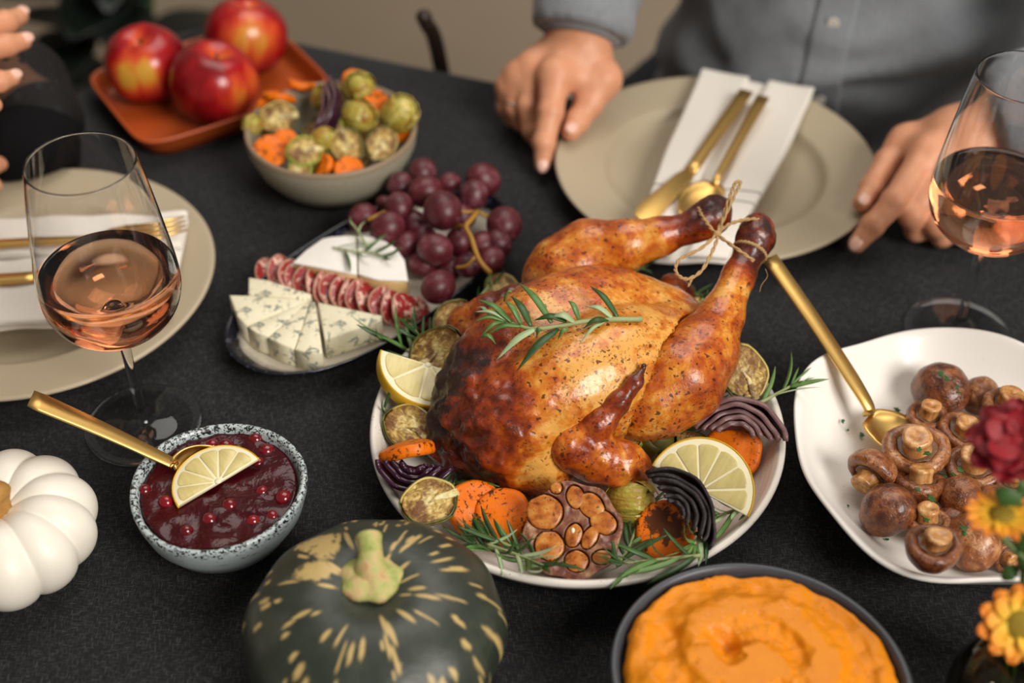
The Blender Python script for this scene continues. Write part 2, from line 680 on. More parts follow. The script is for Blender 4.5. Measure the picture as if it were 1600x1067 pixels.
    MT['pith'] = simple('lemon pith', lin(244, 236, 205), .6, var=lin(232, 220, 176), vs=80)
    b = NB('lemon flesh', rough=.22)
    f1 = b.noise(1.0, 3, vec=b.mapped(sc=(420, 90, 100)))
    b.base(b.mix(f1, lin(224, 208, 146), lin(194, 176, 108)))
    b.set('Subsurface Weight', .3); b.set('Subsurface Radius', (.004, .003, .001)); b.bump(f1, .3, .0008)
    MT['lemon_flesh'] = b.m
    # carrot
    for nm, star in (('carrot', 0), ('carrot_char', 1)):
        b = NB('roast ' + nm, rough=.42, spec=.3)
        c = b.mix(b.noise(60, 4), lin(240, 126, 12), lin(222, 98, 4))
        sp = b.math('MULTIPLY', b.step(b.noise(300, 3, .65), .54, .60), b.step(b.noise(75, 3, .6, w=b.math('MULTIPLY', b.rnd(), 9)), .40, .54))
        if star:
            rad = b.n('ShaderNodeVectorMath', operation='LENGTH'); b.L(b.mapped(loc=(0, -.002, 0)), rad.inputs[0])
            st = b.step(b.math('ADD', b.noise(105, 4, .65), b.math('MULTIPLY', rad.outputs['Value'], -26)), .16, .24)
            sp = b.math('MAXIMUM', sp, b.math('MULTIPLY', st, b.math('GREATER_THAN', b.xyz(2), .0005)))
        b.base(b.mix(b.math('MULTIPLY', sp, .9), c, lin(44, 28, 14)))
        b.bump(b.noise(90, 5, .65), .5, .0016)
        MT[nm] = b.m
    # sprouts
    b = NB('sprout leaf', rough=.4)
    c = b.mix(b.noise(60, 4), lin(112, 112, 42), lin(78, 72, 24))
    br = b.step(b.noise(70, 4, .6, w=b.math('MULTIPLY', b.rnd(), 9)), .5, .66)
    b.base(b.mix(b.math('MULTIPLY', br, .85), c, lin(84, 46, 14)))
    b.bump(b.wave(60, 3, 3, 2), .25, .0008)
    MT['sprout'] = b.m
    b = NB('sprout cut face', rough=.42)
    w = b.math('MULTIPLY', b.rnd(), 9)
    r = b.noise(1.0, 5, .62, vec=b.mapped(sc=(170, 260, 200)), w=w, dist=1.2)
    t = b.math('ADD', b.math('MULTIPLY_ADD', b.attr('rad'), .40, .10), b.math('MULTIPLY', b.math('SUBTRACT', r, .5), 1.35))
    c = b.ramp(t, [(.0, lin(240, 226, 172)), (.16, lin(226, 204, 134)), (.30, lin(198, 164, 88)), (.42, lin(154, 118, 48)), (.62, lin(96, 54, 18))])
    b.base(b.mix(b.math('MULTIPLY', b.step(b.noise(75, 4, .65, w=b.math('MULTIPLY', b.rnd(), 5)), .48, .60), .88), c, lin(104, 52, 16)))
    b.bump(r, .9, .002)
    MT['sprout_cut'] = b.m
    b = NB('bright sprout leaf', rough=.4)
    b.base(b.mix(b.noise(80, 3), lin(172, 178, 62), lin(128, 146, 40)))
    MT['sprout_bright'] = b.m
    b = NB('golden sprout', rough=.34)
    w = b.math('MULTIPLY', b.rnd(), 9)
    n = b.noise(70, 5, .6, w=w, dist=.5)
    c = b.ramp(n, [(.30, lin(122, 70, 20)), (.42, lin(170, 132, 50)), (.52, lin(168, 158, 64)), (.64, lin(214, 190, 112)), (.8, lin(232, 216, 156))])
    b.base(c); b.bump(b.wave(120, 6, 3, 2), .3, .001)
    MT['sprout_gold'] = b.m
    MT['sprout_pale'] = simple('golden sprout leaf', lin(226, 206, 132), .4, var=lin(172, 146, 60), vs=90)
    # onions
    b = NB('roast red onion', rough=.3)
    b.base(b.mix(b.noise(150, 4), lin(52, 22, 34), lin(28, 13, 18))); b.bump(b.noise(250, 3, vec=b.mapped(sc=(1, 1, 6))), .3, .0008)
    MT['onion_out'] = b.m
    MT['onion_in'] = simple('onion flesh', lin(150, 116, 112), .35, var=lin(84, 54, 60), vs=160)
    MT['onion_char'] = simple('charred onion', lin(40, 24, 24), .55, var=lin(18, 12, 12), vs=200, bump=.5, bs=400)
    MT['onion_purple'] = simple('purple onion', lin(60, 20, 46), .25, var=lin(34, 10, 26), vs=120)
    # garlic
    b = NB('roast garlic clove', rough=.28)
    g = b.noise(140, 4, .6, w=b.math('MULTIPLY', b.rnd(), 9))
    c = b.ramp(g, [(.3, lin(100, 44, 12)), (.48, lin(178, 100, 34)), (.7, lin(208, 148, 70))])
    b.base(b.mix(b.math('MULTIPLY', b.step(b.noise(330, 3, .6), .62, .68), .85), c, lin(52, 28, 14)))
    b.set('Subsurface Weight', .2); b.set('Subsurface Radius', (.004, .002, .0006)); b.bump(g, .4, .0012)
    MT['clove'] = b.m
    b = NB('roast garlic skin', rough=.42)
    g = b.noise(90, 4, .6)
    b.base(b.ramp(g, [(.3, lin(64, 28, 24)), (.50, lin(120, 68, 48)), (.75, lin(186, 142, 100))])); b.bump(b.noise(200, 4), .35, .001)
    MT['garlic_skin'] = b.m
    # cheese, salami, grapes
    b = NB('blue cheese', rough=.55)
    c = b.mix(b.noise(60), lin(240, 232, 204), lin(226, 216, 180))
    v = b.math('MULTIPLY', b.step(b.noise(150, 4, .62, dist=.8), .53, .60), b.step(b.noise(45, 3), .38, .52))
    b.base(b.mix(b.math('MULTIPLY', v, .8), c, lin(92, 104, 98)))
    b.set('Subsurface Weight', .2); b.set('Subsurface Radius', (.004, .003, .002)); b.bump(b.noise(200, 4), .25, .001)
    MT['blue_cheese'] = b.m
    MT['bloomy'] = simple('white bloomy rind', lin(244, 240, 234), .85, var=lin(232, 224, 214), vs=90, bump=.3, bs=400)
    MT['brie_paste'] = simple('soft cheese paste', lin(222, 190, 130), .4, var=lin(206, 168, 104), vs=80)
    b = NB('salami', rough=.42)
    v = b.voro(230, 'F1')
    c = b.mix(b.step(b.noise(190, 3, .6), .52, .60), lin(150, 34, 32), lin(226, 182, 164))
    b.base(c); b.bump(b.noise(200), .2, .0008)
    MT['salami'] = b.m
    MT['salami_skin'] = simple('salami edge', lin(206, 164, 140), .6, var=lin(180, 120, 100), vs=120)
    b = NB('red grape skin', rough=.42)
    bl = b.noise(1.3, 5, .65, w=b.math('MULTIPLY', b.rnd(), 9))
    c = b.ramp(bl, [(.3, lin(50, 12, 20)), (.52, lin(84, 28, 38)), (.75, lin(136, 92, 100))])
    b.base(b.mix(b.math('MULTIPLY', b.rnd(), .3), c, lin(112, 22, 30)))
    b.set('Subsurface Weight', .1); b.set('Subsurface Radius', (.004, .001, .001))
    MT['grape'] = b.m
    MT['grape_stem'] = simple('yellow brown grape stem', lin(176, 126, 36), .5, var=lin(128, 92, 30), vs=120)
    # apples
    b = NB('red apple skin', rough=.24)
    st = b.noise(1.0, 4, .6, vec=b.mapped(sc=(60, 60, 9)))
    side = b.attr('blush')
    t = b.math('ADD', b.math('MULTIPLY', st, .7), b.math('MULTIPLY', side, .80))
    b.base(b.ramp(t, [(.35, lin(116, 8, 16)), (.56, lin(162, 18, 22)), (.76, lin(204, 76, 36)), (.95, lin(206, 152, 54))]))
    MT['apple'] = b.m
    # mushrooms
    b = NB('roast mushroom cap', rough=.2)
    w = b.math('MULTIPLY', b.rnd(), 9)
    n = b.noise(1.9, 5, .62, w=w, dist=.5)
    n = b.math('ADD', n, b.math('MULTIPLY', b.math('SUBTRACT', b.rnd(), .5), .22))
    c = b.ramp(n, [(.26, lin(58, 26, 12)), (.42, lin(112, 58, 26)), (.56, lin(150, 90, 48)), (.72, lin(196, 142, 94))])
    sp = b.step(b.noise(7, 3, .6, w=w), .60, .66)
    b.base(b.mix(b.math('MULTIPLY', sp, .6), c, lin(60, 26, 12)))
    h = b.bump(b.noise(2.6, 4, .6, w=w), .7, .004)
    b.bump(b.noise(12, 3, .6, w=w), .5, .0012, h)
    b.set('Coat Weight', .35); b.set('Coat Roughness', .12)
    MT['cap'] = b.m
    b = NB('roast mushroom stem', rough=.24)
    n = b.noise(1.0, 4, .6, vec=b.mapped(sc=(4, 4, 1.4)), w=b.math('MULTIPLY', b.rnd(), 9))
    b.base(b.ramp(n, [(.28, lin(128, 70, 30)), (.5, lin(190, 132, 72)), (.75, lin(226, 182, 122))])); b.bump(n, .5, .0015)
    b.set('Coat Weight', .25)
    MT['mstem'] = b.m
    MT['gills'] = simple('mushroom gills', lin(128, 88, 54), .35, var=lin(70, 42, 24), vs=5, bump=.5, bs=9)
    # pumpkin mash, sauce, berries
    b = NB('pumpkin mash', rough=.45, spec=.3)
    n = b.noise(90, 5, .62)
    c = b.mix(n, lin(228, 142, 14), lin(212, 120, 6))
    pep = b.math('MULTIPLY', b.math('LESS_THAN', b.voro(420), .2), b.step(b.noise(45, 3), .5, .6))
    salt = b.math('MULTIPLY', b.step(b.noise(520, 3, .7), .60, .68), b.step(b.noise(30, 3, vec=b.mapped(loc=(2, 5, 1))), .58, .66))
    c = b.mix(b.math('MULTIPLY', pep, .75), c, lin(110, 52, 12))
    b.base(b.mix(b.math('MULTIPLY', salt, .4), c, lin(246, 216, 172)))
    b.bump(b.noise(240, 4), .4, .001)
    MT['mash'] = b.m
    b = NB('cranberry sauce', rough=.2, spec=.35)
    b.base(b.mix(b.noise(70, 4), lin(42, 5, 12), lin(74, 9, 18))); b.bump(b.noise(90, 3), .45, .003)
    MT['sauce'] = b.m
    b = NB('cranberry', rough=.14)
    b.base(b.mix(b.rnd(), lin(132, 8, 24), lin(86, 5, 15))); b.set('Coat Weight', .4)
    MT['berry'] = b.m
    # squashes
    b = NB('dark green squash skin', rough=.44)
    c = b.mix(b.noise(60, 5, .65), lin(28, 36, 29), lin(58, 64, 52))
    m = b.attr('mark')
    bl = b.step(b.noise(30, 4), .5, .8)
    c = b.mix(b.math('MULTIPLY', bl, .35), c, lin(98, 98, 88))
    b.base(b.mix(m, c, b.mix(b.noise(90, 3), lin(202, 172, 112), lin(176, 152, 92)))); b.bump(b.noise(160, 4), .3, .001)
    MT['squash'] = b.m
    b = NB('squash stem', rough=.6)
    n = b.noise(1.0, 4, .6, vec=b.mapped(sc=(120, 120, 40)))
    b.base(b.ramp(n, [(.3, lin(132, 146, 64)), (.48, lin(176, 174, 104)), (.60, lin(198, 168, 118)), (.75, lin(186, 132, 88))])); b.bump(n, .5, .002)
    MT['squash_stem'] = b.m
    b = NB('white pumpkin skin', rough=.42)
    b.base(b.mix(b.noise(30, 4), lin(244, 238, 226), lin(234, 224, 206))); b.set('Subsurface Weight', .1); b.set('Subsurface Radius', (.006, .004, .003)); b.bump(b.noise(300, 3), .08, .0006)
    MT['white_pumpkin'] = b.m
    MT['pumpkin_stem'] = simple('dry pumpkin stem', lin(196, 150, 78), .6, var=lin(150, 100, 44), vs=150, bump=.5)
    # twine
    b = NB('jute twine', rough=.85)
    b.base(b.mix(b.noise(900, 2), lin(204, 168, 118), lin(150, 112, 66)))
    MT['twine'] = b.m
    # people
    b = NB('skin', rough=.45, spec=.4)
    b.base(b.mix(b.noise(60, 3), lin(224, 164, 128), lin(206, 138, 102)))
    b.set('Subsurface Weight', .25); b.set('Subsurface Radius', (.012, .004, .002)); b.bump(b.noise(260, 4), .15, .0008)
    MT['skin'] = b.m
    MT['nail'] = simple('fingernail', lin(232, 184, 164), .28)
    b = NB('grey chambray', rough=.88, spec=.2)
    w1 = b.noise(1.0, 2, vec=b.mapped(sc=(900, 100, 100))); w2 = b.noise(1.0, 2, vec=b.mapped(sc=(100, 100, 900)))
    b.base(b.mix(b.math('MAXIMUM', w1, w2), lin(94, 98, 104), lin(150, 153, 157))); b.set('Sheen Weight', .15)
    MT['shirt'] = b.m
    MT['button'] = simple('pearl button', lin(204, 196, 184), .3)
    MT['trousers'] = simple('navy trousers', lin(20, 26, 34), .9, var=lin(28, 34, 44), vs=300)
    MT['hair'] = simple('dark brown hair', lin(44, 30, 22), .5, var=lin(24, 16, 12), vs=300)
    MT['black_dress'] = simple('black fabric', lin(7, 7, 9), .9, var=lin(12, 12, 13), vs=60, spec=.15)
    b = NB('sheer dotted black tulle', rough=.8)
    dots = b.math('LESS_THAN', b.voro(70, rnd=.35), .26)
    b.base(b.mix(dots, lin(20, 15, 14), lin(6, 6, 7)))
    b.set('Alpha', b.math('ADD', .62, b.math('MULTIPLY', dots, .38)))
    MT['tulle'] = b.m
    # flowers
    b = NB('orange petal', rough=.6)
    d = b.attr('rad')
    b.base(b.ramp(d, [(.1, lin(246, 196, 40)), (.55, lin(246, 160, 36)), (1.0, lin(226, 92, 30))])); b.set('Subsurface Weight', .1)
    MT['petal'] = b.m
    MT['petal_red'] = simple('dark red petal', lin(166, 10, 28), .6, var=lin(104, 4, 18), vs=120)
    MT['flower_eye'] = simple('olive yellow flower centre', lin(170, 138, 24), .8, var=lin(112, 96, 18), vs=700, bump=.6, bs=900)
    MT['stalk'] = simple('green stalk', lin(96, 122, 62), .5, var=lin(70, 96, 44), vs=80)
    MT['stalk_leaf'] = simple('green flower leaf', lin(66, 104, 44), .5, var=lin(44, 78, 32), vs=60)
    MT['plant_leaf'] = simple('very dark green leaf', lin(14, 27, 18), .5, var=lin(9, 18, 12), vs=20)
    MT['pot'] = simple('charcoal plant pot', lin(34, 34, 36), .6)


build_materials()

# ------------------------------------------------------------------ the setting
def build_room():
    f = mk('floor', prism([(-4, -2.2), (4, -2.2), (4, 4.6), (-4, 4.6)], -.05, 0, .002), MT['floor'], smooth=False)
    f['kind'] = 'structure'
    w = mk('wall_back', prism([(-4, 4.6), (4, 4.6), (4, 4.7), (-4, 4.7)], 0, 2.9, .002), MT['wall'], smooth=False)
    w['kind'] = 'structure'
    w = mk('wall_left', prism([(-4.1, -2.2), (-4, -2.2), (-4, 4.7), (-4.1, 4.7)], 0, 2.9, .002), MT['wall'], smooth=False)
    w['kind'] = 'structure'


U_T = np.array([.936, -.351]); V_T = np.array([-.50, -.866])        # along the far edge, along the left edge
CORNER = np.array([-.328, 1.285])
TABLE = [CORNER, CORNER + 2.0 * U_T, CORNER + 2.0 * U_T + 1.0 * V_T, CORNER + 1.0 * V_T]


def inset(poly, d):
    P = np.array(poly); c = P.mean(0)
    return [p + (c - p) / np.linalg.norm(c - p) * d for p in P]


def round_poly(poly, r, n=5):
    out = []
    P = [np.asarray(p, float) for p in poly]
    for i, p in enumerate(P):
        a, b = P[i - 1], P[(i + 1) % len(P)]
        p0, p1 = p + (a - p) / np.linalg.norm(a - p) * r, p + (b - p) / np.linalg.norm(b - p) * r
        for k in range(n + 1):
            t = k / n
            out.append((1 - t) ** 2 * p0 + 2 * t * (1 - t) * p + t * t * p1)
    return out


def build_table():
    t = thing('dining_table', 'dining table hidden under the charcoal linen cloth', 'table', (0.4, .6, -TZ))
    off = (0.4, .6, -TZ)
    mk('tabletop', prism(round_poly(inset(TABLE, .035), .06), -.034, -.004, .003), MT['dark_wood'], t, off=off, smooth=False)
    for p in inset(TABLE, .12):
        mk('leg', xf(prism([(-.03, -.03), (.03, -.03), (.03, .03), (-.03, .03)], -TZ, -.034, .003), (p[0], p[1], 0)), MT['dark_wood'], t, off=off, smooth=False)
    # cloth: flat top, rounded fold at the edge, wavy skirt
    top = round_poly(TABLE, .06, 8)
    P = []
    for i in range(len(top)):                       # resample finely along the edge
        a, b = top[i], top[(i + 1) % len(top)]
        m = max(1, int(np.linalg.norm(b - a) / .03))
        for k in range(m): P.append(a + (b - a) * k / m)
    P = np.array(P); n = len(P)
    T = np.roll(P, -1, 0) - np.roll(P, 1, 0)
    N = np.stack([-T[:, 1], T[:, 0]], 1); N /= np.linalg.norm(N, axis=1)[:, None]
    c = P.mean(0)
    if ((P - c) * N).sum() < 0: N = -N
    v, f = [], []
    L = np.cumsum(np.linalg.norm(T, axis=1)) / 2
    rings = [(-.03, 0.0), (-.005, 0.0), (0, -.0012), (.003, -.005), (.004, -.012), (.007, -.06), (.010, -.10), (.012, -.125)]
    for d, z in rings:
        w = max(0, -z - .01) / .24
        for i in range(n):
            q = P[i] + N[i] * (d + w * .02 * math.sin(L[i] * 26) + w * .01 * math.sin(L[i] * 61 + 1))
            v.append((q[0], q[1], z))
    for j in range(len(rings) - 1):
        for i in range(n):
            a, b = j * n + i, j * n + (i + 1) % n
            f.append((a, a + n, b + n, b))
    f.append(tuple(range(n)))
    solo('tablecloth', (v, f), MT['cloth'], 'charcoal black linen tablecloth covering the whole table', 'tablecloth', (0.4, .6, -.0005))


def plate_prof(R, h, well, wd, t=.0035, foot=.55):
    """Rimmed plate: outside, rim, inside."""
    return [(0.001, .004), (R * foot - .006, .004), (R * foot - .004, 0), (R * foot + .002, 0), (R * foot + .006, .004), (well + .006, h - .014 if h > .016 else .004),
            (R - .004, h - t - .0006), (R - .001, h - t * .6), (R, h - t * .2), (R - .0008, h + .0006), (R - .003, h + .0008), (R - .007, h - .0004), (well + .0125, h - .0034), (well + .0095, h - .0042), (well + .0075, h - .0060),
            (well + .005, h - .0095), (well, wd + .0014), (well - .006, wd + .0002), (well - .022, wd), (well - .0245, wd - .0006), (well - .030, wd - .0006), (0.001, wd - .0006)]


def build_plates():
    P = thing('dinner_plate', 'round taupe dinner plate under the folded napkin before the man in the grey shirt', 'plate', (.1735, 1.0035, 0), group='taupe dinner plates')
    mk('plate_body', lathe(plate_prof(.137, .0225, .086, .0075), 96), MT['taupe'], P)
    dup(P, (-.3725, .853, 0), scale=(1.03, 1.03, 1), label='round taupe dinner plate behind the left wine glass, cut by the picture edge')
    # napkins
    def napkin(nm, quad, lift, label, mat, stripes=True, fold=None):
        """A folded cloth over quad = near-left, near-right, far-right, far-left."""
        q = [np.asarray(x, float) for x in quad]
        c = sum(q) / 4
        t = thing(nm, label, 'napkin', (c[0], c[1], 0), group='folded white napkins')
        def layer(name, u0, u1, z, th, v0=0.0, v1=1.0, seed=0, round_edge=False):
            def fn(u, v):
                uu, vv = u0 + (u1 - u0) * u, v0 + (v1 - v0) * v
                p = (q[0] * (1 - uu) + q[1] * uu) * (1 - vv) + (q[3] * (1 - uu) + q[2] * uu) * vv
                e = min(u, 1 - u, v * 1.6, (1 - v) * 1.6)
                zz = z - .0018 * (1 - min(1, e / .05)) ** 2
                zz += .0012 * math.sin(uu * 9 + seed) * math.sin(vv * 5 + seed) + .0007 * math.sin(vv * 23 + uu * 7 + seed)
                w = .0016 * math.sin(vv * 8 + seed * 3) * (1 if u in (0.0, 1.0) else .4)
                return (p[0] + w, p[1], zz)
            vf = sheet(fn, 24, 40, th)
            o = mk(name, vf, MT[mat], t, off=(c[0], c[1], 0))
            if stripes:
                ln = np.linalg.norm((q[3] + q[2] - q[0] - q[1]) / 2)
                vv = np.array([(v0 + (v1 - v0) * j / 40) * ln for i in range(25) for j in range(41)] * 2) - .076
                a = o.data.attributes.new('stripe', 'FLOAT', 'POINT'); a.data.foreach_set('value', vv.astype(np.float32))
            m = o.modifiers.new('soft', 'SUBSURF'); m.levels = 1; m.render_levels = 1
            return o
        layer('base_fold', 0, 1, lift, .0045, seed=1)
        for k, (a, b, z) in enumerate(fold or []):
            layer('folded_flap', a, b, lift + z, .0035, seed=2.3 + k)
        return t

    napkin('napkin', [A(975, 404, .028), A(1138, 410, .028), A(1275, 143, .028), A(1094, 113, .028)], .0295,
           'white linen napkin with grey stripes folded on the plate before the man', 'napkin', True, [(0.0, .42, .0052), (.60, 1.0, .0052)])
    napkin('napkin', [A(-60, 520, .028), A(-90, 355, .028), A(297, 336, .028), A(268, 494, .028)], .0300,
           'white linen napkin on the left plate, seen through the wine glass', 'napkin_plain', False, [(0.0, .36, .005), (.62, 1.0, .005)])


def blade_path(p0, p1, z0, z1, n=20):
    return [(p0[0] + (p1[0] - p0[0]) * i / n, p0[1] + (p1[1] - p0[1]) * i / n, z0 + (z1 - z0) * i / n) for i in range(n + 1)]


def cutlery_handle(p0, p1, w0, w1, t=.0016):
    path = [p0 + (p1 - p0) * k / 10 for k in range(11)]
    return band(path, [w0 + (w1 - w0) * (k / 10) for k in range(11)], [t * .55] * 11)


def band(path, W, T, up=(0, 0, 1)):
    """A flat bar with rounded edges along path; half widths W, half thicknesses T."""
    P = [Vector(p) for p in path]
    sec = [(-1, -.4), (-.9, -1), (.9, -1), (1, -.4), (1, .4), (.9, 1), (-.9, 1), (-1, .4)]
    v, f = [], []
    for i, p in enumerate(P):
        d = (P[min(i + 1, len(P) - 1)] - P[max(i - 1, 0)]).normalized()
        s = d.cross(Vector(up)).normalized(); u = s.cross(d)
        for a, b in sec: v.append(tuple(p + s * (a * W[i]) + u * (b * T[i])))
    for i in range(len(P) - 1):
        for k in range(8):
            a, b = i * 8 + k, i * 8 + (k + 1) % 8
            f.append((a, b, b + 8, a + 8))
    f.append(tuple(range(7, -1, -1)))
    f.append(tuple(range((len(P) - 1) * 8, len(P) * 8)))
    return v, f


def spoon_bowl(L, w, deep, n=14, m=12):
    """Bowl from (0,0,0) along +x, hollow side up."""
    def fn(u, v):
        x = L * u
        k = math.sin(math.pi * (0.06 + .90 * u) ** .82) ** .62
        y = (v - .5) * 2 * w * k
        r2 = ((u - .5) * 2) ** 2 + ((v - .5) * 2) ** 2
        return (x, y, -deep * max(0, 1 - r2) ** .8)
    return sheet(fn, n, m, .0011)


def at_dir(vf, p, d, roll=0.0, pitch=0.0):
    """Place a local +x shape at p facing the horizontal direction d."""
    a = math.atan2(d[1], d[0])
    M = Matrix.Translation(Vector(p)) @ Matrix.Rotation(a, 4, 'Z') @ Matrix.Rotation(-pitch, 4, 'Y') @ Matrix.Rotation(roll, 4, 'X')
    return [tuple(M @ Vector(q)) for q in vf[0]], vf[1]


def build_cutlery():
    g = MT['gold']
    # man's knife and spoon, both lying on the napkin
    z = .0378
    h0, h1, tip = A(1166, 143, z + .004), A(1078, 268, z), A(1000, 352, z - .004)
    t = thing('table_knife', 'gold table knife lying on the napkin before the man', 'knife', h0)
    mk('handle', cutlery_handle(h0, h1, .0064, .0052, .0028), g, t, off=h0)
    d = tip - h1; L = np.linalg.norm(d)
    bl = prism([(0, -.0045), (.008, -.0075), (L * .8, -.0118), (L * .95, -.008), (L, .003), (L * .9, .0095), (.01, .0075), (0, .0045)], -.0008, .0008, .0004)
    mk('blade', at_dir(bl, h1, d), g, t, off=h0)
    z = .0405
    h0, h1, tip = A(1192, 152, z + .004), A(1115, 288, z), A(1068, 336, z)
    t = thing('table_spoon', 'gold table spoon beside the knife on the striped napkin', 'spoon', h0)
    mk('handle', cutlery_handle(h0, h1, .0058, .003, .0028), g, t, off=h0)
    sb = spoon_bowl(.052, .0165, .006)
    mk('spoon_bowl', at_dir(sb, h1 - .002 * (tip - h1) / np.linalg.norm(tip - h1), tip - h1), g, t, off=h0)
    # left setting: fork and knife
    z = .0385
    h0, h1, tip = A(-130, 388, z), A(150, 372, z), A(291, 350, z)
    t = thing('table_fork', 'gold fork on the left napkin, tines to the right', 'fork', h0)
    mk('handle', cutlery_handle(h0, h1, .0056, .003, .0026), g, t, off=h0)
    d = tip - h1; dn = d / np.linalg.norm(d); s = np.array([-dn[1], dn[0], 0])
    mk('fork_neck', at_dir(prism([(0, -.0028), (.012, -.010), (.026, -.0115), (.026, .0115), (.012, .010), (0, .0028)], -.0008, .0008, .0005), h1, d), g, t, off=h0)
    for k in range(4):
        o = s * (-.0093 + .0062 * k)
        mk('tine', tube([h1 + dn * .024 + o, h1 + dn * .05 + o + [0, 0, -.001], tip + o * .95 + [0, 0, .001]], [.0017, .0016, .0008], 6), g, t, off=h0)
    h0, h1, tip = A(-150, 446, z), A(60, 432, z), A(278, 420, z)
    t = thing('table_knife', 'gold table knife below the fork on the left napkin', 'knife', h0)
    mk('handle', cutlery_handle(h0, h1, .0062, .0052, .0028), g, t, off=h0)
    d = tip - h1; L = np.linalg.norm(d)
    bl = prism([(0, -.0045), (.008, -.0065), (L * .8, -.0085), (L * .95, -.006), (L, .003), (L * .9, .006), (.01, .0055), (0, .0045)], -.0008, .0008, .0004)
    mk('blade', at_dir(bl, h1, d), g, t, off=h0)
    # serving spoon in the mushroom dish: a long flat handle over the rim
    e, n1, bl0, bl1 = A(1203, 402, .084), A(1352, 625, .0365), A(1357, 650, .0275), A(1408, 690, .0225)
    t = thing('serving_spoon', 'gold serving spoon leaning over the rim of the mushroom dish', 'spoon', bl1)
    path = smooth_path([e, e + (n1 - e) * .5 + [0, 0, .002], n1, bl0 + [0, 0, .0006]], 6)
    rad = np.interp(np.linspace(0, 1, len(path)), [0, .55, .85, 1], [.0062, .0056, .0034, .0042])
    mk('handle', band(path, rad, np.interp(np.linspace(0, 1, len(path)), [0, .7, 1], [.0011, .0013, .0014])), g, t, off=bl1)
    mk('spoon_bowl', at_dir(spoon_bowl(.056, .0185, .0062), bl0, np.array([.78, -.62, 0]), pitch=-.07), g, t, off=bl1)
    # spoon in the cranberry bowl
    e, m, b0 = A(48, 622, .098), A(258, 718, .0478), A(272, 727, .0445)
    t = thing('sauce_spoon', 'gold spoon standing in the cranberry sauce bowl', 'spoon', b0)
    path = smooth_path([e, e + (m - e) * .5 + [0, 0, .0015], m, b0], 6)
    rad = np.interp(np.linspace(0, 1, len(path)), [0, .06, .7, 1], [.0068, .0072, .0044, .0030])
    mk('handle', band(path, rad, [.0011] * len(path)), g, t, off=b0)
    mk('spoon_bowl', at_dir(spoon_bowl(.030, .0080, .0032), b0 - [.001, 0, 0], A(306, 714, .046) - b0, pitch=.06, roll=1.0), g, t, off=b0)


def glass_profile():
    out = [(.0005, 0), (.034, 0), (.0402, .0004), (.0408, .0012), (.040, .0019), (.030, .0026), (.016, .0046), (.008, .008), (.0046, .014), (.0037, .024), (.0034, .05), (.0036, .072), (.0048, .082), (.009, .088),
           (.018, .0915), (.028, .0965), (.037, .105), (.0425, .114), (.0452, .124), (.0456, .132), (.0448, .145), (.0425, .165), (.0390, .192), (.0352, .216), (.0337, .2245), (.0334, .2252)]
    inn = [(.0331, .2252), (.0329, .2245), (.0343, .216), (.0381, .192), (.0416, .165), (.0439, .145), (.0447, .132), (.0443, .124), (.0415, .1145), (.036, .1065), (.0275, .0985), (.018, .0938), (.009, .0912), (.0005, .0903)]
    return out, inn


def build_glasses():
    out, inn = glass_profile()
    t = thing('wine_glass', 'wine glass of rose wine standing on the left beside the cranberry bowl', 'wine glass', (-.2612, .711, 0), group='wine glasses')
    def dense(p):                      # refine the profile for smooth refraction
        q = smooth_path([(a, b, 0) for a, b in p], 3)
        return [(max(.0004, x[0]), x[1]) for x in q]
    mk('glass_body', lathe(dense(out) + dense(inn), 96), MT['glass'], t)
    lvl = .1405
    wp = [(r + .00025, z - .0002) for r, z in inn if z < lvl - .002][::-1]
    rl = .04405
    wp = dense(wp + [(rl + .0002, lvl - .0003)])
    wp += [(rl - .0004, lvl + .0006), (rl - .0016, lvl), (rl - .006, lvl - .0003), (.0006, lvl - .0003)]
    mk('wine', lathe(wp, 96), MT['wine'], t)
    dup(t, (.3389, .8085, 0), label='wine glass of rose wine at the right edge behind the mushroom dish')


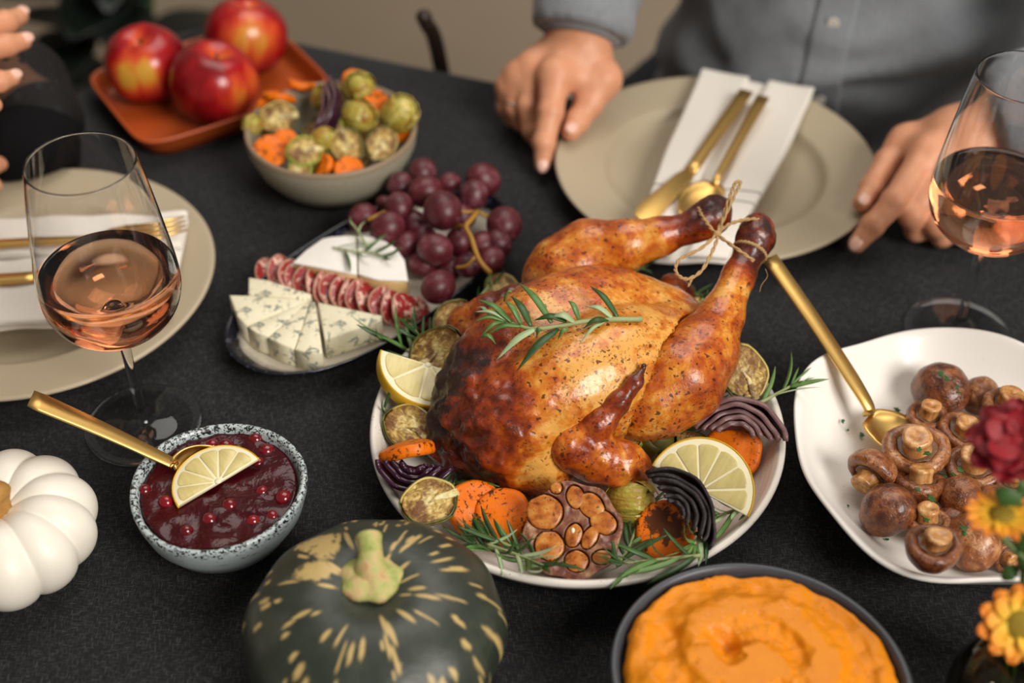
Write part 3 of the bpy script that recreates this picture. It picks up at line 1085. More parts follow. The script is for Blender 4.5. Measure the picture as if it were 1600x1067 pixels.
def build_crockery():
    # serving platter
    c = (.0440, .6775, 0)
    t = thing('serving_platter', 'large round speckled white platter under the roast chicken', 'platter', c)
    R = .1395
    pr = [(.001, .003), (.085, .003), (.088, 0), (.094, 0), (.098, .003), (.120, .010), (.133, .0245), (R - .0012, .0325), (R, .0345), (R - .0006, .0366), (R - .0025, .0374), (R - .0048, .0364), (.1315, .031),
          (.125, .020), (.118, .0125), (.108, .0095), (.09, .0088), (.001, .0085)]
    mk('platter_body', lathe(pr, 128, lambda r, z, th: (r * math.cos(th) * (1 + .004 * math.sin(2 * th + 1)), r * math.sin(th) * (1 + .004 * math.sin(2 * th + 1)), z + (.0006 * math.sin(3 * th) if z > .01 else 0))), MT['platter'], t)
    # cranberry bowl
    t = thing('sauce_bowl', 'small pale blue speckled bowl holding cranberry sauce', 'bowl', (-.1868, .6110, 0))
    t.scale = (1, 1, .92)
    R = .0560
    pr = [(.001, .002), (.024, .002), (.026, 0), (.030, 0), (.032, .002), (.043, .013), (.0515, .029), (.0553, .044), (R, .0495), (R - .0006, .0516), (R - .002, .0522), (R - .0036, .0514), (R - .005, .0485), (.0485, .031), (.040, .0165), (.028, .0075), (.001, .006)]
    mk('bowl_body', lathe(pr, 96, lambda r, z, th: (r * math.cos(th) * (1 + .012 * math.sin(3 * th + .5)), r * math.sin(th) * (1 + .010 * math.sin(2 * th)), z * (1 + .02 * math.sin(2 * th + 2)))), MT['blue_bowl'], t)
    # roast vegetable bowl
    t = thing('vegetable_bowl', 'grey green stoneware bowl filled with roasted vegetables near the apples', 'bowl', (-.1518, 1.006, 0))
    R = .0722
    pr = [(.001, .003), (.030, .003), (.032, 0), (.036, 0), (.039, .003), (.053, .012), (.0645, .027), (.0705, .043), (R, .0545), (R - .0005, .0566), (R - .002, .0572), (R - .004, .0562), (R - .0055, .052), (.063, .030), (.050, .0165), (.034, .008), (.001, .007)]
    mk('bowl_body', lathe(pr, 96), MT['grey_bowl'], t)
    # mash bowl: oval
    a = math.radians(-24)
    t = thing('mash_bowl', 'dark slate grey oval bowl holding pumpkin mash', 'bowl', (.1372, .4590, 0), rot=(0, 0, a))
    pr = [(.001, .003), (.036, .003), (.038, 0), (.042, 0), (.046, .003), (.060, .013), (.071, .030), (.0765, .047), (.0782, .0575), (.0778, .0595), (.0764, .0601), (.0746, .0592), (.0735, .056), (.069, .034), (.056, .016), (.04, .009), (.001, .008)]
    mk('bowl_body', lathe(pr, 96, lambda r, z, th: (r * math.cos(th) * 1.07, r * math.sin(th) * 1.0, z)), MT['slate'], t)
    # mushroom dish: wavy edge
    t = thing('mushroom_dish', 'large white wavy edged dish of roasted mushrooms on the right', 'dish', (.3035, .6500, 0))
    t.scale = (1.045, 1.045, 1)
    pr = [(.001, .003), (.058, .003), (.060, 0), (.066, 0), (.069, .003), (.086, .010), (.101, .024), (.110, .0355), (.1128, .0390), (.1136, .0405), (.1132, .0418), (.1118, .0422), (.110, .0412), (.1075, .0385), (.098, .0265), (.084, .0145), (.068, .0100), (.001, .009)]
    def wav(r, z, th):
        s = (max(0, r - .05) / .064) ** 1.5
        k = 1 + s * (.030 * math.sin(5 * th + .6) + .022 * math.sin(3 * th + 2.2) + .012 * math.sin(8 * th))
        zz = z + s * (.0045 * math.sin(5 * th + 1.9) + .003 * math.sin(3 * th + .4)) * (1 if z > .012 else 0)
        return (r * math.cos(th) * k, r * math.sin(th) * k, zz)
    mk('dish_body', lathe(pr, 144, wav), MT['white_dish'], t)
    # long oval cheese plate
    t = thing('cheese_plate', 'long oval pale plate with dark blue rim under the cheeses', 'plate', (-.1065, .8560, 0), rot=(0, 0, math.radians(49.5)))
    pr = [(.001, .002), (.62, .002), (.64, 0), (.69, 0), (.71, .003), (.86, .007), (.97, .0165), (.995, .0192), (1.0, .0202), (.995, .0212), (.98, .0214), (.955, .0195), (.90, .0125), (.83, .0088), (.74, .0078), (.001, .0075)]
    def ov(r, z, th):
        e = 2 / 2.35
        x = math.copysign(abs(math.cos(th)) ** e, math.cos(th)) * .1365 * r
        y = math.copysign(abs(math.sin(th)) ** e, math.sin(th)) * .0665 * r
        return (x, y, z + (.0006 * math.sin(4 * th) if z > .005 else 0))
    mk('plate_body', lathe(pr, 128, ov), MT['cheese_plate'], t)
    # terracotta tray
    t = thing('terracotta_tray', 'rectangular terracotta tray carrying three red apples', 'tray', (-.2790, 1.1335, 0), rot=(0, 0, math.radians(33)))
    def rr(r, z, th):
        e = 2 / 7.0
        k = r
        x = math.copysign(abs(math.cos(th)) ** e, math.cos(th)) * (.0945 - (1 - k) * .0945)
        y = math.copysign(abs(math.sin(th)) ** e, math.sin(th)) * (.0745 - (1 - k) * .0945)
        return (x, max(-.0745, min(.0745, y)) if k > .3 else y * .2, z)
    pr = [(.85, 0), (.88, .001), (.955, .015), (.985, .0215), (1.0, .0232), (.995, .0246), (.98, .025), (.965, .0235), (.94, .016), (.91, .0085), (.88, .0062), (.8, .006)]
    mk('tray_body', lathe(pr, 160, rr), MT['terracotta'], t)


build_room(); build_table(); build_plates(); build_cutlery(); build_glasses(); build_crockery()

# ------------------------------------------------------------------ the roast chicken
def wrinkle(P, amt, scale, seed):
    return (fbm(P, scale, seed, 3) - .5) * amt


CH = np.array([.036, .708, .0])                       # reference point under the bird
AX = np.array([.845, .535, 0]); LA = np.array([.535, -.845, 0]); ZZ = np.array([0, 0, 1.0])
R_CH = np.stack([AX, LA, ZZ], 1)


def cb(s, l, z):
    """Body coordinates (towards the tail, towards the viewer's side, up) -> table coordinates."""
    return CH + AX * s + LA * l + ZZ * z


LEG_N = PX((1000, 636, .050, .023), (1020, 624, .054, .027), (1062, 592, .062, .0300), (1098, 548, .070, .0235), (1126, 496, .079, .0148), (1155, 430, .090, .0104), (1172, 393, .098, .0094), (1180, 372, .1025, .0122), (1184, 356, .1055, .0112))
LEG_F = PX((872, 440, .055, .026), (885, 428, .060, .0285), (920, 397, .072, .0245), (975, 384, .083, .0178), (1030, 370, .091, .0132), (1080, 355, .097, .0100), (1098, 346, .100, .0105), (1113, 336, .1025, .0122), (1120, 326, .104, .0100))
WING_N = [PX((890, 712, .042, .0115), (893, 696, .054, .0125), (903, 690, .055, .0125)), PX((894, 698, .054, .0125), (932, 714, .047, .0162), (972, 727, .041, .0155), (998, 733, .037, .0100)),
          PX((899, 690, .057, .0105), (934, 664, .069, .0090), (966, 630, .080, .0066), (990, 600, .089, .0044), (1007, 572, .096, .0018)), PX((894, 690, .057, .0095), (906, 664, .066, .0062), (917, 643, .070, .0026))]
WING_F = [PX((728, 508, .048, .0125), (762, 486, .060, .0105), (800, 467, .067, .0080), (836, 452, .071, .0050), (854, 445, .073, .0025)), PX((728, 508, .048, .0125), (748, 540, .042, .016))]


_PR = [(0, .0088), (.09, .0090), (.108, .0098), (.118, .0128), (.125, .0204), (.1315, .0314), (.1348, .0368), (.137, .0377), (.1395, .0368), (.1405, .030), (.1412, .0)]


def plat_z(P):
    """Height of the platter's upper surface under points P."""
    r = np.hypot(P[:, 0] - .0440, P[:, 1] - .6775)
    return np.interp(r, [a for a, b in _PR], [b for a, b in _PR])


def settle(o, hf, gap=.0004, down=False):
    """Slide a thing along the line of sight until it rests on the surface hf."""
    bpy.context.view_layer.update()
    V = []
    for ch in (list(o.children_recursive) or [o]):
        if ch.type != 'MESH': continue
        M = np.array(ch.matrix_world)
        co = np.empty(len(ch.data.vertices) * 3, dtype=np.float32)
        ch.data.vertices.foreach_get('co', co)
        V.append(co.reshape(-1, 3)[::2] @ M[:3, :3].T + M[:3, 3] - [0, 0, TZ])
    V = np.concatenate(V)
    p = np.array(o.location) - [0, 0, TZ]
    d = np.array([0, 0, CAM_H - TZ]) - p
    d /= np.linalg.norm(d)
    s = 0.0
    for _ in range(8):
        W = V + d * s
        c = (W[:, 2] - hf(W)).min() - gap
        if c >= 0 and not down: break
        s -= c / d[2] * .9
        if abs(c) < 1e-4: break
    o.location = Vector(np.array(o.location) + d * s)
    D = np.linalg.norm(np.array([0, 0, CAM_H - TZ]) - p)
    o.scale = tuple(k * (D - s) / D for k in o.scale)          # same apparent size
    return o


def sd_body(P):
    d = d_ell(P, cb(.006, .002, .055), (.084, .063, .047), R_CH)
    d = smin(d, d_ell(P, cb(.008, .027, .066), (.077, .036, .040), R_CH), .016)
    d = smin(d, d_ell(P, cb(.012, -.028, .066), (.078, .037, .040), R_CH), .010)
    d = smin(d, d_ell(P, cb(-.060, .004, .046), (.036, .050, .036), R_CH), .022)          # neck end
    d = smin(d, d_cone(P, A(708, 692, .030), A(745, 700, .028), .019, .021), .012)        # neck skin fold
    d = smin(d, d_cone(P, A(792, 708, .030), A(846, 724, .030), .021, .0225), .012)       # shoulder
    d = smin(d, d_ell(P, cb(.086, .000, .046), (.034, .043, .035), R_CH), .02)            # tail end
    d = smin(d, d_cone(P, A(1050, 448, .050), A(1064, 458, .046), .010, .010), .006)      # pope's nose
    # creases: the neck cavity and the keel
    d = np.maximum(d, -(d_cone(P, A(750, 752, .012), A(764, 690, .044), .0060, .0010) - .0005) * 1.0)
    d = np.maximum(d, .0016 - d_chain(P, LEG_N, .008))                  # the skin parts along the thigh
    d = np.maximum(d, .0010 - d_chain(P, LEG_F, .008))
    u = (P - CH) @ LA
    ridge = np.exp(-((u - .001) / .006) ** 2) * np.clip((P[:, 2] - .06) / .03, 0, 1)
    d = d + ridge * .0022
    s = (P - CH) @ AX
    nk = np.clip((-.035 - s) / .05, 0, 1)
    d = d + wrinkle(P, .0016, 90, 3) + wrinkle(P, .0080, 140, 8) * nk + wrinkle(P, .008, 62, 18) * nk
    return np.maximum(d, plat_z(P) + .0006 - P[:, 2])


def sd_leg(P, L, seed):
    d = d_chain(P, L, .008)
    e = np.asarray(L[-2][:3])
    k = np.clip(1 - np.linalg.norm(P - e, axis=1) / .03, 0, 1)
    d = d + wrinkle(P, .0009, 70, seed) + wrinkle(P, .0042, 190, seed + 4) * k
    return np.maximum(d, plat_z(P) + .0006 - P[:, 2])


def sd_wing(P, Ls, seed):
    d = d_chain(P, Ls[0], .01)
    for L in Ls[1:]: d = smin(d, d_chain(P, L, .006), .006)
    d = d + wrinkle(P, .003, 120, seed) + wrinkle(P, .0012, 380, seed + 3)
    return np.maximum(d, plat_z(P) + .0006 - P[:, 2])


def spot(V, p, r):
    return np.exp(-(np.linalg.norm(V - p, axis=1) / r) ** 2)


def build_chicken():
    t = thing('roast_chicken', 'golden roast chicken with tied raised legs on the white platter', 'chicken', (CH[0], CH[1], .0095))
    off = (CH[0], CH[1], .0095)
    lo, hi = np.array([-.085, .590, .006]), np.array([.15, .835, .125])
    v, f = surf(sd_body, lo, hi, .0018)
    s, l = (v - CH) @ AX, (v - CH) @ LA
    br = .05 + np.clip((-.02 - s) / .07, 0, 1) * .85 + np.clip((.032 - v[:, 2]) / .03, 0, 1) * .28 + .30 * spot(v, cb(.04, -.04, .09), .04)
    br -= .75 * spot(v, A(845, 728, .045), .019) + .15 * spot(v, A(915, 600, .09), .04)
    br += .35 * spot(v, A(735, 545, .075), .03) + .35 * spot(v, A(1062, 452, .05), .02)
    chh = 1.0 * spot(v, A(700, 650, .045), .026) + .8 * spot(v, A(735, 575, .068), .03) + .5 * spot(v, A(775, 640, .06), .025) + .32 * spot(v, cb(.05, -.02, .1), .05) + .3 * spot(v, A(870, 555, .1), .03)
    mk('body', (v, f), MT['skin_roast'], t, off=off, attrs={'brown': br, 'char': chh})
    for nm, L, sd, lab in (('drumstick', LEG_N, 5, None), ('drumstick', LEG_F, 21, None)):
        pts = np.array([p[:3] for p in L]); rr = max(p[3] for p in L) + .006
        v, f = surf(lambda P: sd_leg(P, L, sd), pts.min(0) - rr, pts.max(0) + rr, .0015)
        k = np.linalg.norm(v - np.asarray(L[-2][:3]), axis=1)
        tube_pos = np.clip(1 - k / .045, 0, 1)
        br = .12 + .95 * tube_pos ** .6 + .25 * np.clip((.05 - v[:, 2]) / .04, 0, 1) + .3 * spot(v, np.asarray(L[2][:3]) + [.012, 0, .01], .03)
        ch_ = .62 * np.clip(1 - k / .045, 0, 1) + .14
        o = mk(nm, (v, f), MT['skin_roast'], t, off=off, attrs={'brown': br, 'char': ch_})
    for L, sd in ((WING_N, 31), (WING_F, 44)):
        pts = np.array([p[:3] for c in L for p in c])
        v, f = surf(lambda P: sd_wing(P, L, sd), pts.min(0) - .022, pts.max(0) + .022, .0013)
        tip = np.asarray(L[-2][-1][:3]) if L is WING_N else np.asarray(L[0][-1][:3])
        br = .42 + .50 * np.clip(1 - np.linalg.norm(v - tip, axis=1) / .06, 0, 1)
        if L is WING_N: br -= .38 * spot(v, A(965, 720, .04), .018)
        mk('wing', (v, f), MT['skin_roast'], t, off=off, attrs={'brown': br, 'char': np.full(len(v), .16)})


def rope(pts, r=.0011, turns=26):
    """Two-ply cord along pts."""
    P = smooth_path(pts, 8)
    out = []
    for ph in (0, math.pi):
        q = []
        for i, p in enumerate(P):
            a = i * .95 + ph
            d = Vector(P[min(i + 1, len(P) - 1)] - P[max(i - 1, 0)]).normalized()
            s = d.cross(Vector((.3, .5, .8))).normalized(); u = s.cross(d)
            q.append(np.asarray(p) + np.asarray(s) * math.cos(a) * r * .62 + np.asarray(u) * math.sin(a) * r * .62)
        out.append(tube(q, r * .72, 6))
    return join(*out)


def ring_pts(c, axis, r, n=12):
    a = Vector(axis).normalized()
    s = a.cross(Vector((0, 0, 1))).normalized(); u = s.cross(a)
    return [np.asarray(Vector(c) + s * math.cos(2 * math.pi * k / n) * r + u * math.sin(2 * math.pi * k / n) * r) for k in range(n + 1)]


def build_twine():
    k = A(1120, 366, .112)
    t = thing('kitchen_twine', 'jute twine tied in a bow round the chicken drumstick ends', 'twine', k)
    pn = np.asarray(LEG_N[6][:3]); pf = np.asarray(LEG_F[6][:3])
    mk('loop_round_leg', rope(ring_pts(pn, np.asarray(LEG_N[7][:3]) - np.asarray(LEG_N[5][:3]), .0118)), MT['twine'], t, off=k)
    mk('loop_round_leg', rope(ring_pts(pf, np.asarray(LEG_F[7][:3]) - np.asarray(LEG_F[5][:3]), .0124)), MT['twine'], t, off=k)
    mk('strand', rope([A(1092, 330, .112), A(1103, 347, .1145), k, A(1150, 388, .112), A(1178, 408, .1065)]), MT['twine'], t, off=k)
    mk('strand', rope([k, A(1136, 352, .115), A(1160, 344, .1165), A(1184, 343, .1165), A(1196, 352, .112)]), MT['twine'], t, off=k)
    mk('bow_loop', rope([k, A(1134, 335, .122), A(1150, 300, .132), A(1157, 285, .136), A(1149, 286, .136), A(1141, 305, .130), A(1131, 335, .121), k]), MT['twine'], t, off=k)
    mk('bow_loop', rope([k, A(1095, 388, .112), A(1062, 405, .110), A(1056, 425, .107), A(1072, 436, .104), A(1095, 424, .103), A(1112, 395, .108), A(1122, 370, .112)]), MT['twine'], t, off=k)
    mk('loose_end', rope([A(1072, 436, .104), A(1080, 436, .103), A(1075, 448, .100)], .0008), MT['twine'], t, off=k)
    mk('knot', (lambda b: ([(x + k[0], y + k[1], z + k[2]) for x, y, z in b[0]], b[1]))(blob((.0030, .0026, .0030), 12, 8)), MT['twine'], t, off=k)
    mk('fibre', tube(smooth_path([A(1196, 420, .100), A(1199, 432, .094), A(1190, 445, .090), A(1187, 456, .086)], 4), .00022, 4), MT['twine'], t, off=k)


# ------------------------------------------------------------------ rosemary
def leaf_shape(L, w, curl, side=0.0):
    """A narrow leaf along +x, curling up by curl (radians in all) and sideways by side."""
    n = 7
    c, x, z, y = [], 0, 0, 0
    for i in range(n + 1):
        c.append((x, y, z))
        a = curl * (i / n) ; b = side * (i / n)
        x += L / n * math.cos(a) * math.cos(b); y += L / n * math.sin(b); z += L / n * math.sin(a)
    W = [w * k for k in (.45, .9, 1, 1, .95, .8, .5, .08)]
    v, f = [], []
    for i, p in enumerate(c):
        for q, h in ((-1, 0), (-.45, .28), (.45, .28), (1, 0), (0, -.22)):
            v.append((p[0], p[1] + q * W[i], p[2] + h * W[i]))
    for i in range(n):
        for k in range(5):
            a, b = i * 5 + k, i * 5 + (k + 1) % 5
            f.append((a, b, b + 5, a + 5))
    f.append((4, 3, 2, 1, 0)); f.append(tuple(n * 5 + k for k in range(5)))
    return v, f


LEAF_MESHES = {}


def leaf_mesh(mat, k):
    key = (mat, k)
    if key not in LEAF_MESHES:
        L, w, cu, si = [(.029, .0018, .5, .25), (.033, .0019, -.3, -.2), (.025, .0017, .9, .5), (.036, .0020, .15, -.35), (.023, .0016, 1.3, -.6)][k]
        o = mk('leaf', leaf_shape(L, w, cu, si), MT[mat])
        LEAF_MESHES[key] = o.data
        bpy.data.objects.remove(o)
    return LEAF_MESHES[key]


def add_leaf(t, base, d, up, mat, k, sc, roll):
    o = bpy.data.objects.new('leaf', leaf_mesh(mat, k))
    link(o, t)
    x = Vector(d).normalized()
    y = Vector(up).cross(x)
    if y.length < 1e-3: y = Vector((0, 1, 0))
    y.normalize(); z = x.cross(y)
    M = Matrix((x, y, z)).transposed() @ Matrix.Rotation(roll, 3, 'X')
    o.matrix_local = Matrix.Translation(Vector(base)) @ M.to_4x4() @ Matrix.Scale(sc, 4)
    return o


def sprig(pts, label, n=16, seed=1, mats=('leaf', 'leaf', 'leaf_dark'), size=1.0, r=.0013, spread=1.0, tuft=True, flat=.35):
    """A rosemary sprig along pts (table coordinates): a twig and single leaves."""
    rnd = random.Random(seed)
    P = smooth_path(pts, 8)
    c = P[0]
    t = thing('rosemary_sprig', label, 'rosemary', c)
    mk('twig', tube(P, list(np.linspace(r, r * .55, len(P))), 7), MT['twig'], t, off=c)
    for i in range(n):
        u = (i + .6) / n
        j = min(len(P) - 2, int(u * (len(P) - 1)))
        p, d = P[j], Vector(P[j + 1] - P[j]).normalized()
        s = d.cross(Vector((0, 0, 1))).normalized() * (1 if i % 2 else -1)
        a = rnd.uniform(.55, 1.05) * spread * (1 - .5 * u)
        e = d * math.cos(a) + s * math.sin(a) + Vector((0, 0, rnd.uniform(-.05, flat + .2)))
        add_leaf(t, p - c, e, (0, 0, 1), rnd.choice(mats), rnd.randrange(5), size * rnd.uniform(.75, 1.1), rnd.uniform(-.8, .8))
    if tuft:
        d = Vector(P[-1] - P[-3]).normalized()
        for i in range(5):
            s = d.cross(Vector((0, 0, 1))).normalized() * (i - 2) * .35
            add_leaf(t, P[-1] - c, d + s + Vector((0, 0, rnd.uniform(-.1, .4))), (0, 0, 1), mats[0], rnd.randrange(5), size * rnd.uniform(.5, .8), rnd.uniform(-.8, .8))
    return t


def top_sprig():
    """The sprig on the breast, its leaves set one by one as the photograph shows them."""
    zt = lambda px, py: .105
    ax = [A(1003, 499, .106), A(960, 499, .1095), (A(915, 502, .1115)), A(870, 510, .1125), A(830, 514, .1115), A(790, 502, .108), A(762, 495, .105)]
    P = smooth_path(ax, 6)
    c = P[0]
    t = thing('rosemary_sprig', 'green rosemary sprig lying on top of the chicken breast', 'rosemary', c)
    mk('twig', tube(P, list(np.linspace(.0019, .0011, len(P))), 7), MT['twig'], t, off=c)
    L = [  # base px, tip px, height of tip, half width, material
        ((966, 497), (922, 447), .112, .0018, 'leaf_dark'), ((958, 498), (915, 479), .112, .0018, 'leaf_pale'), ((950, 500), (912, 513), .106, .0017, 'leaf_dark'), ((945, 503), (905, 538), .103, .0010, 'leaf_pale'),
        ((898, 504), (862, 495), .113, .0024, 'leaf_pale'), ((905, 500), (888, 470), .117, .0016, 'leaf'), ((885, 502), (836, 500), .110, .0022, 'leaf_dark'), ((862, 504), (811, 442), .114, .0021, 'leaf'),
        ((872, 514), (808, 579), .099, .0023, 'leaf_dark'), ((840, 512), (776, 562), .097, .0021, 'leaf_pale'), ((845, 516), (838, 527), .106, .0014, 'leaf'), ((830, 510), (799, 463), .112, .0021, 'leaf_dark'),
        ((815, 508), (788, 470), .118, .0017, 'leaf'), ((788, 470), (800, 456), .116, .0014, 'leaf'), ((800, 504), (746, 468), .112, .0018, 'leaf'), ((795, 502), (742, 487), .108, .0013, 'leaf_pale'),
        ((790, 502), (741, 502), .104, .0013, 'leaf'), ((788, 503), (752, 525), .103, .0013, 'leaf'), ((752, 525), (775, 538), .100, .0013, 'leaf'), ((815, 510), (760, 522), .103, .0014, 'leaf'), ((888, 515), (872, 530), .106, .0014, 'leaf'), ((768, 498), (745, 480), .106, .0010, 'leaf_pale')]
    for (b, e, z, w, m) in L:
        j = min(range(len(P)), key=lambda i: abs(P[i][0] - A(b[0], b[1], .107)[0]))
        p0 = A(b[0], b[1], P[j][2] + .0005); p1 = A(e[0], e[1], z + .003)
        mid = (p0 + p1) / 2 + [0, 0, .004]
        q = smooth_path([p0, mid, p1], 5)
        n = len(q)
        W = np.array([1.2 * w * min(1, .45 + 2.4 * i / n) * min(1, 2.2 * (n - 1 - i) / n + .08) for i in range(n)])
        mk('leaf', band(q, W, [min(.0006, x * .5) for x in W]), MT[m], t, off=c)


build_chicken(); build_twine(); top_sprig()

# ------------------------------------------------------------------ what lies round the chicken
FLOOR_P = .0095                                       # inside floor of the platter


def frame_to(n, spin=0.0):
    """Euler that turns local +z to direction n, then spins about it."""
    q = Vector(n).normalized().to_track_quat('Z', 'Y')
    return (q.to_matrix() @ Matrix.Rotation(spin, 3, 'Z')).to_euler()


def cam_dir(p):
    return (np.array([0, 0, CAM_H - TZ]) - np.asarray(p)) / np.linalg.norm(np.array([0, 0, CAM_H - TZ]) - np.asarray(p))


def half_disc(r, z0, z1, a0=0.0, a1=math.pi, n=28, r_in=0.0, bev=.0006):
    pts = [(r * math.cos(a0 + (a1 - a0) * i / n), r * math.sin(a0 + (a1 - a0) * i / n)) for i in range(n + 1)]
    if r_in > 0: pts += [(r_in * math.cos(a1 + (a0 - a1) * i / n), r_in * math.sin(a1 + (a0 - a1) * i / n)) for i in range(n + 1)]
    elif abs(a1 - a0 - math.pi) > .01: pts.append((0, 0))
    return prism(pts, z0, z1, bev)


def seg_poly(r0, r1, a0, a1, gap, n=7):
    """A rounded citrus segment between angles a0..a1."""
    m = (a0 + a1) / 2; h = (a1 - a0) / 2
    pts = [(r0 * math.cos(m), r0 * math.sin(m))]
    for i in range(n + 1):
        a = m - h + 2 * h * i / n
        e = abs(i / n - .5) * 2
        rr = r1 * (1 - .05 * e ** 4)
        g = gap / rr
        a = m + (a - m) * (1 - g / h)
        pts.append((rr * math.cos(a), rr * math.sin(a)))
    return pts


def lemon_slice(label, R=.034, t=.006, segs=5, sweep=math.pi):
    """A half slice; cut face up (+z), straight side along x, centred on the middle of the fruit."""
    o = thing('lemon_slice', label, 'lemon')
    mk('rind', half_disc(R, 0, t, 0, sweep, r_in=R * .968), MT['rind'], o)
    mk('pith', half_disc(R * .97, .0002, t - .0002, 0, sweep), MT['pith'], o)
    w = sweep / segs
    for k in range(segs):
        p = seg_poly(.0035, R * .875, k * w + (.02 if k == 0 else 0), (k + 1) * w - (.02 if k == segs - 1 else 0), .0006)
        s = mk('segment', prism(p, t * .3, t + .0005, .0005), MT['lemon_flesh'], o)
    mk('core', (lambda b: ([(x, y + .0006, z + t - .0002) for x, y, z in b[0]], b[1]))(blob((.0024, .0022, .0009), 12, 6)), MT['pith'], o)
    return o


def carrot_slice(label, R=.019, t=.008, seed=1, group=None, mat='carrot'):
    rnd = random.Random(seed)
    ph = [rnd.uniform(0, 6) for _ in range(4)]
    o = thing('carrot_slice', label, 'carrot', group=group)
    def m(r, z, th):
        k = 1 + .03 * math.sin(2 * th + ph[0]) + .022 * math.sin(3 * th + ph[1]) + .012 * math.sin(7 * th + ph[2])
        return (r * math.cos(th) * k, r * math.sin(th) * k, z + .0012 * (r / R) * math.sin(2 * th + ph[3]) - .0008 * (1 - (r / R) ** 2) * (1 if z > 0 else -1))
    h = t / 2
    mk('slice_body', lathe([(.0005, -h), (R * .5, -h), (R * .86, -h), (R * .95, -h * .86), (R, -h * .45), (R, h * .45), (R * .95, h * .86), (R * .86, h), (R * .7, h), (R * .42, h * 1.02), (R * .38, h * 1.07), (.0005, h * 1.07)], 40, m), MT[mat], o)
    return o


def sprout_half(label, R=.0165, seed=1, bright=False, group=None):
    """Half a roast sprout, cut face up, pointed end along +x."""
    rnd = random.Random(seed)
    o = thing('brussels_sprout', label, 'sprout', group=group)
    outer = MT['sprout_bright'] if bright else MT['sprout']
    def shell(R1, sc, a0, a1, mat, nm, lift=0.0):
        v, f = [], []
        nu, nv = 18, 9
        for i in range(nu + 1):
            th = a0 + (a1 - a0) * i / nu
            for j in range(nv + 1):
                ph = math.pi / 2 * j / nv
                x = R1 * 1.22 * math.cos(th) * math.cos(ph); y = R1 * math.sin(th) * math.cos(ph); z = -R1 * .86 * math.sin(ph)
                if math.cos(th) < -.5: x *= .93
                k = 1 + .03 * math.sin(5 * th + seed) * math.cos(ph)
                v.append((x * k, y * k, z + lift * math.cos(ph)))
        w = nv + 1
        for i in range(nu):
            for j in range(nv): f.append((i * w + j, i * w + j + 1, (i + 1) * w + j + 1, (i + 1) * w + j))
        ob = mk(nm, (v, f), mat, o)
        md = ob.modifiers.new('thick', 'SOLIDIFY'); md.thickness = .0009; md.offset = -1
        return ob
    shell(R, 1, 0, 2 * math.pi, outer, 'outer_leaf', .0006)
    shell(R * .93, 1, .3, 2.9, outer, 'leaf', .0016)
    shell(R * .95, 1, 3.3, 5.9, MT['sprout_pale'] if not bright else outer, 'leaf', .0013)
    def face(r, z, th):
        k = 1 + .02 * math.sin(4 * th + seed)
        return (r * 1.2 * math.cos(th) * k * (.93 if math.cos(th) < -.5 else 1), r * math.sin(th) * k, z + .0008 * math.sin(9 * r / R + seed) * (r / R))
    pr = [(R * .88, -.004)] + [(R * .9 * (1 - i / 14) + .0003, .0002 + .0006 * (i % 2)) for i in range(15)]
    cf = lathe(pr, 32, face, cap0=True)
    mk('cut_face', cf, MT['sprout_cut'], o, attrs={'rad': np.hypot(np.array(cf[0])[:, 0] / 1.2, np.array(cf[0])[:, 1]) / R})
    core = [(-R * 1.14, 0, -.0006), (-R * .75, .0004, .0010), (-R * .3, -.0004, .0012), (R * .1, .001, .0006)]
    mk('core', tube(core, [.0034, .0027, .0016, .0004], 8, flat=(1, .45)), MT['sprout_cut'], o)
    return o


def onion_wedge(label, R=.026, layers=5, lune=1.15, mats=('onion_out', 'onion_in'), group=None, gap=.0042):
    """A wedge of nested onion layers: poles on +-y, outer skin towards +x / +z, one cut face in the xy plane."""
    o = thing('onion_wedge', label, 'onion', group=group)
    rnd = random.Random(len(label))
    r = R
    for k in range(layers):
        th = gap * rnd.uniform(.55, .85)
        if r < .005: break
        v, f = [], []
        nu, nv = 22, 8
        a0, p1, p2 = rnd.uniform(-.05, .14), rnd.uniform(0, 6), rnd.uniform(.94, 1.04)
        for i in range(nu + 1):
            ph = math.radians(-86 + 172 * i / nu) * p2
            for j in range(nv + 1):
                a = a0 + (lune - a0) * j / nv * (1 - .05 * k)
                rr = r * (1 + .035 * math.sin(3 * ph + p1) + .012 * math.sin(9 * ph + k))
                c = math.cos(ph)
                v.append((rr * c * math.cos(a), rr * 1.18 * math.sin(ph) * (1 + .14 * abs(math.sin(ph)) ** 6), -rr * c * math.sin(a) + .0008 * math.sin(7 * ph + k)))
        w = nv + 1
        for i in range(nu):
            for j in range(nv): f.append((i * w + j, i * w + j + 1, (i + 1) * w + j + 1, (i + 1) * w + j))
        ob = mk('layer', (v, f), [MT[mats[0]], MT[mats[1]]], o)
        md = ob.modifiers.new('thick', 'SOLIDIFY'); md.thickness = th; md.offset = -1; md.material_offset = 0; md.material_offset_rim = 1
        r -= th + gap * rnd.uniform(.12, .42)
    return o


